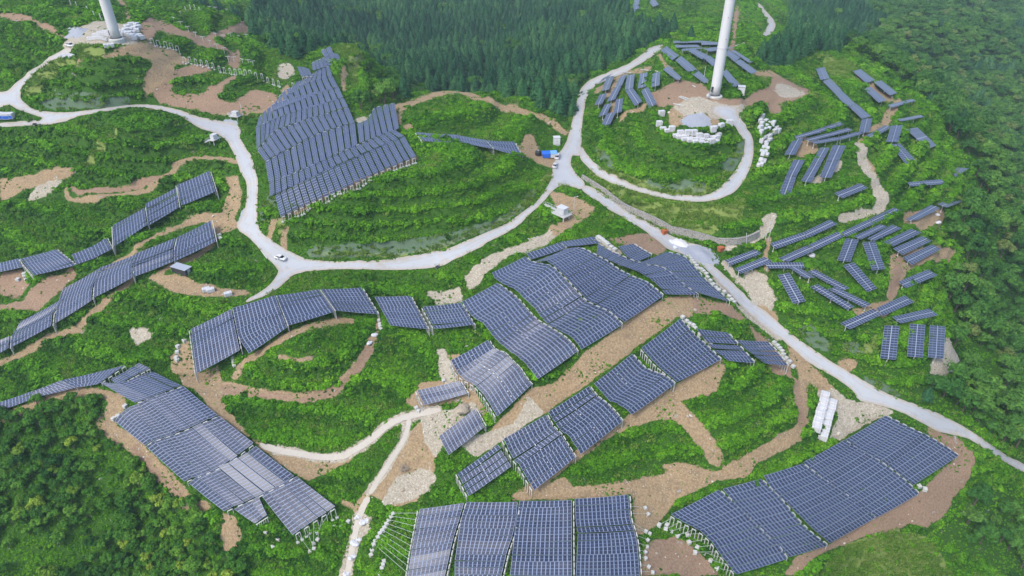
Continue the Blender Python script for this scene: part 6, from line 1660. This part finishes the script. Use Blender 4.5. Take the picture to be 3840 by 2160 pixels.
for k, (u, v) in enumerate(T(1,2,(1240,350),(1248,385),(1252,405),(1258,432),(1890,942),(1615,1210),(1635,1240))): block(u, v, 'white concrete block near the two small bays and mound path, %s from the top' % ORD[k], 'concrete blocks near the mound path', 1.0)
for k, (u, v) in enumerate(T(0,1,(2215,945),(2220,970),(2230,990),(255,1330),(265,1360),(280,1390),(190,1385),(2190,505))): block(u, v, 'white concrete block beside the left-hand bays, %s of the scatter' % ORD[k], 'concrete blocks beside the left-hand bays', 1.3)
for k, (u, v) in enumerate(T(0,2,(1265,1200),(1190,1300),(1150,1330))): block(u, v, 'white concrete block at the upper end of the lower-left array, %s from the top' % ORD[k], 'concrete blocks at the upper end of the lower-left array', 1.2)

# white bagged heaps and boulders
def boulder(u, v, s, label, mat='wrap', group='white bagged heaps'):
    parts = []
    for k in range(5):
        V_, F_ = ico(s * mr.uniform(.4, .7), np.array([mr.normal(0, s * .4), mr.normal(0, s * .3), s * .25]), .65, 2); parts.append((V_, np.array(F_)))
    V_, F_ = merge(parts); me = bpy.data.meshes.new('bagged_heap'); me.from_pydata(V_.tolist(), [], [list(dict.fromkeys(f)) for f in F_.tolist()]); me.materials.append(M[mat]); me.update()
    o = link(bpy.data.objects.new('bagged_heap', me)); o.location = at(u, v); tag(o, label, 'bags', group)
for (u, v), lab, s in zip(T(1,3,(1070,910),(1030,860),(1000,1120),(1040,1090),(980,1260),(920,1435)), ['largest white bagged heap beside the bottom track', 'small white bagged heap above the largest one on the bottom track', 'white bagged heap halfway down the bottom track', 'small white bagged heap right of the halfway one', 'white bagged heap low on the bottom track', 'white bagged heap at the bottom edge of the track'], (1.5, .9, 1.3, .9, 1.0, 1.1)): boulder(u, v, s, lab)
boulder(*T(1,2,(2085,1215))[0], 2.4, 'big pale boulder on the rubble below the small three-row bay', 'rock', 'pale boulders')
for (u, v), lab in zip(T(1,2,(1190,495),(1150,570)), ['white bagged heap on the path right of the mound', 'white bagged heap lower on the path right of the mound']): boulder(u, v, 1.1, lab)
for (u, v), lab in zip([(1697, 621)] + T(3,1,(440,1120),(1700,820),(1705,735)), ['white bags on the brown soil behind the central array', 'white bags below the dark tables beside the concrete road', 'white bags on the pale pad at the forest edge', 'white bags higher on the pale pad at the forest edge']): boulder(u, v, 1.2, lab)

# beams lying on the tower pad
def beam(u0, v0, u1, v1, label, group='pale beams lying around the turbine pad', w_=.5, h=.35, mat='white', nm='concrete_beam'):
    a, b = at(u0, v0, .25), at(u1, v1, .25); c = (a + b) / 2; e = b - a; L = np.linalg.norm(e); s = np.cross(e, (0, 0, 1))
    mb = MB(); mb.box((0, 0, 0), (L, w_, h), axes=(e, s, np.cross(s, e)), bevel=.05); o = mb.obj(nm, [M[mat]]); o.location = c; tag(o, label, 'beam', group)
for k, q in enumerate([((1680,980),(1765,1022)),((1695,972),(1780,1012)),((1622,1058),(1735,1068)),((1818,865),(1842,892)),((1295,708),(1440,740)),((1450,742),(1530,762)),((1100,722),(1195,745))]):
    (a, b), (c, d) = q; beam(a / 4 + 1288, b / 4, c / 4 + 1288, d / 4, ['left one of the twin white beams below the turbine', 'right one of the twin white beams below the turbine', 'white beam lying flat left of the grey gravel pad', 'short white beam above the twin beams', 'long white pipe above the left table cluster', 'short white pipe continuing the long one', 'white pipe at the road edge left of the tables'][k])
beam(*T(1,1,(20,1035))[0], *T(1,1,(115,1150))[0], 'white kerb beam at the road edge beside the parked saloon', 'roadside kerb beams', .4, .5)
beam(*T(2,1,(1135,750))[0], *T(2,1,(1240,820))[0], 'white kerb beam at the lower road edge left of the skip', 'roadside kerb beams', .5, .6)
# poles
def pole(u0, v0, h, label, lean=(0, 0), arm=False, r=.09):
    p = at(u0, v0); t = thing('pole', p, label, 'pole', 'slender poles'); b = MB(); top = np.array([lean[0], lean[1], h]); b.tube((0, 0, -.5), top, r, 8, r2=r * .7); b.obj('shaft', [M['wrap']], t)
    if arm:
        b = MB(); b.tube(top, top + [.9, 0, .1], .05); b.box(top + [1.0, 0, .05], (.5, .35, .25), bevel=.05); b.obj('camera_arm', [M['wrap']], t)
pole(1444, 526, 5.0, 'white camera pole with a short arm near the middle transformer', arm=True)
pole(1924, 604, 9.0, 'tall leaning pole at the right end of the stone wall', (.9, .5))
pole(1931, 610, 8.0, 'second leaning pole at the right end of the stone wall', (.5, .8))
pole(1878, 622, 5.0, 'short pole in front of the stone wall', (-.9, .4))
pole(1769, 207, 7.0, 'white mast in front of the tables left of the turbine', r=.12)
pole(1858, 316, 4.0, 'thin pole at the loop road inner edge')
pole(612, 298, 6.0, 'white pole beside the transformer above the gravel pad', r=.12)
# the bare shrub on the rubble
p = at(1018, 1185)
t = thing('dead_shrub', p, 'grey leafless shrub on the pale rubble', 'shrub')
b = MB()
for k in range(26):
    a = mr.uniform(0, 6.28); q = np.array([math.cos(a), math.sin(a), 0]) * mr.uniform(.8, 2.4) + [0, 0, mr.uniform(1, 2.6)]
    b.tube((0, 0, 0), q * .55, .07, 5, r2=.04)
    for j in range(5): b.tube(q * .55, q * .55 + mr.normal(0, .6, 3) + [0, 0, .3], .035, 4, r2=.015)
b.obj('twigs', [M['woodgrey']], t)
# ------------------------------------------------------------------ camera, sky, sun, air
cam = bpy.data.cameras.new('camera'); cam.sensor_width = 36.0; cam.lens = 24.0; cam.clip_end = 9000; cam.clip_start = .5
co = bpy.data.objects.new('camera', cam); C.objects.link(co)
co.location = (0, 0, CAMZ); co.rotation_euler = (math.radians(90) - PITCH, 0, 0)
bpy.context.scene.camera = co
w = bpy.data.worlds.new('World'); bpy.context.scene.world = w; w.use_nodes = True
nt = w.node_tree; bg = nt.nodes['Background']
sky = nt.nodes.new('ShaderNodeTexSky'); sky.sky_type = 'NISHITA'; sky.sun_disc = False
SUN_EL, SUN_AZ = math.radians(52), math.radians(226)     # behind the camera, to the left
sky.sun_elevation = SUN_EL; sky.sun_rotation = SUN_AZ; sky.air_density = 1.0; sky.dust_density = 3.0; sky.ozone_density = 1.0
nt.links.new(sky.outputs[0], bg.inputs['Color']); bg.inputs['Strength'].default_value = .15
sun = bpy.data.lights.new('sun', 'SUN'); sun.energy = .9; sun.angle = math.radians(14); sun.color = (1.0, .965, .91)
so = bpy.data.objects.new('sun', sun); C.objects.link(so)
sd = Vector((math.sin(SUN_AZ) * math.cos(SUN_EL), math.cos(SUN_AZ) * math.cos(SUN_EL), math.sin(SUN_EL)))
so.rotation_euler = sd.to_track_quat('Z', 'Y').to_euler()
sc = bpy.context.scene
sc.view_settings.view_transform = 'Standard'; sc.view_settings.look = 'None'; sc.view_settings.gamma = 1; sc.view_settings.use_curve_mapping = False
sc.view_settings.exposure = 0.95
sc.cycles.use_denoising = True
sc.cycles.max_bounces = 5; sc.cycles.diffuse_bounces = 2; sc.cycles.glossy_bounces = 2; sc.cycles.transmission_bounces = 2; sc.cycles.volume_bounces = 0; sc.cycles.transparent_max_bounces = 4
HAZE = True
if HAZE:
    hm = bpy.data.materials.new('haze'); hm.use_nodes = True; hn = hm.node_tree
    hn.nodes.remove(hn.nodes['Principled BSDF'])
    pv = hn.nodes.new('ShaderNodeVolumePrincipled'); pv.inputs['Color'].default_value = (.66, .86, 1.0, 1); pv.inputs['Density'].default_value = .00015; pv.inputs['Anisotropy'].default_value = .0
    hn.links.new(pv.outputs[0], hn.nodes['Material Output'].inputs['Volume'])
    zlo = float(FZ.min()) - 1.0
    b = MB(); b.box((0, 2600, (zlo + 300) / 2), (16000, 8000, 300 - zlo))
    hz = b.obj('haze', [hm]); tag(hz, kind='stuff', label='thin pale blue haze filling the air between the hills', cat='haze')
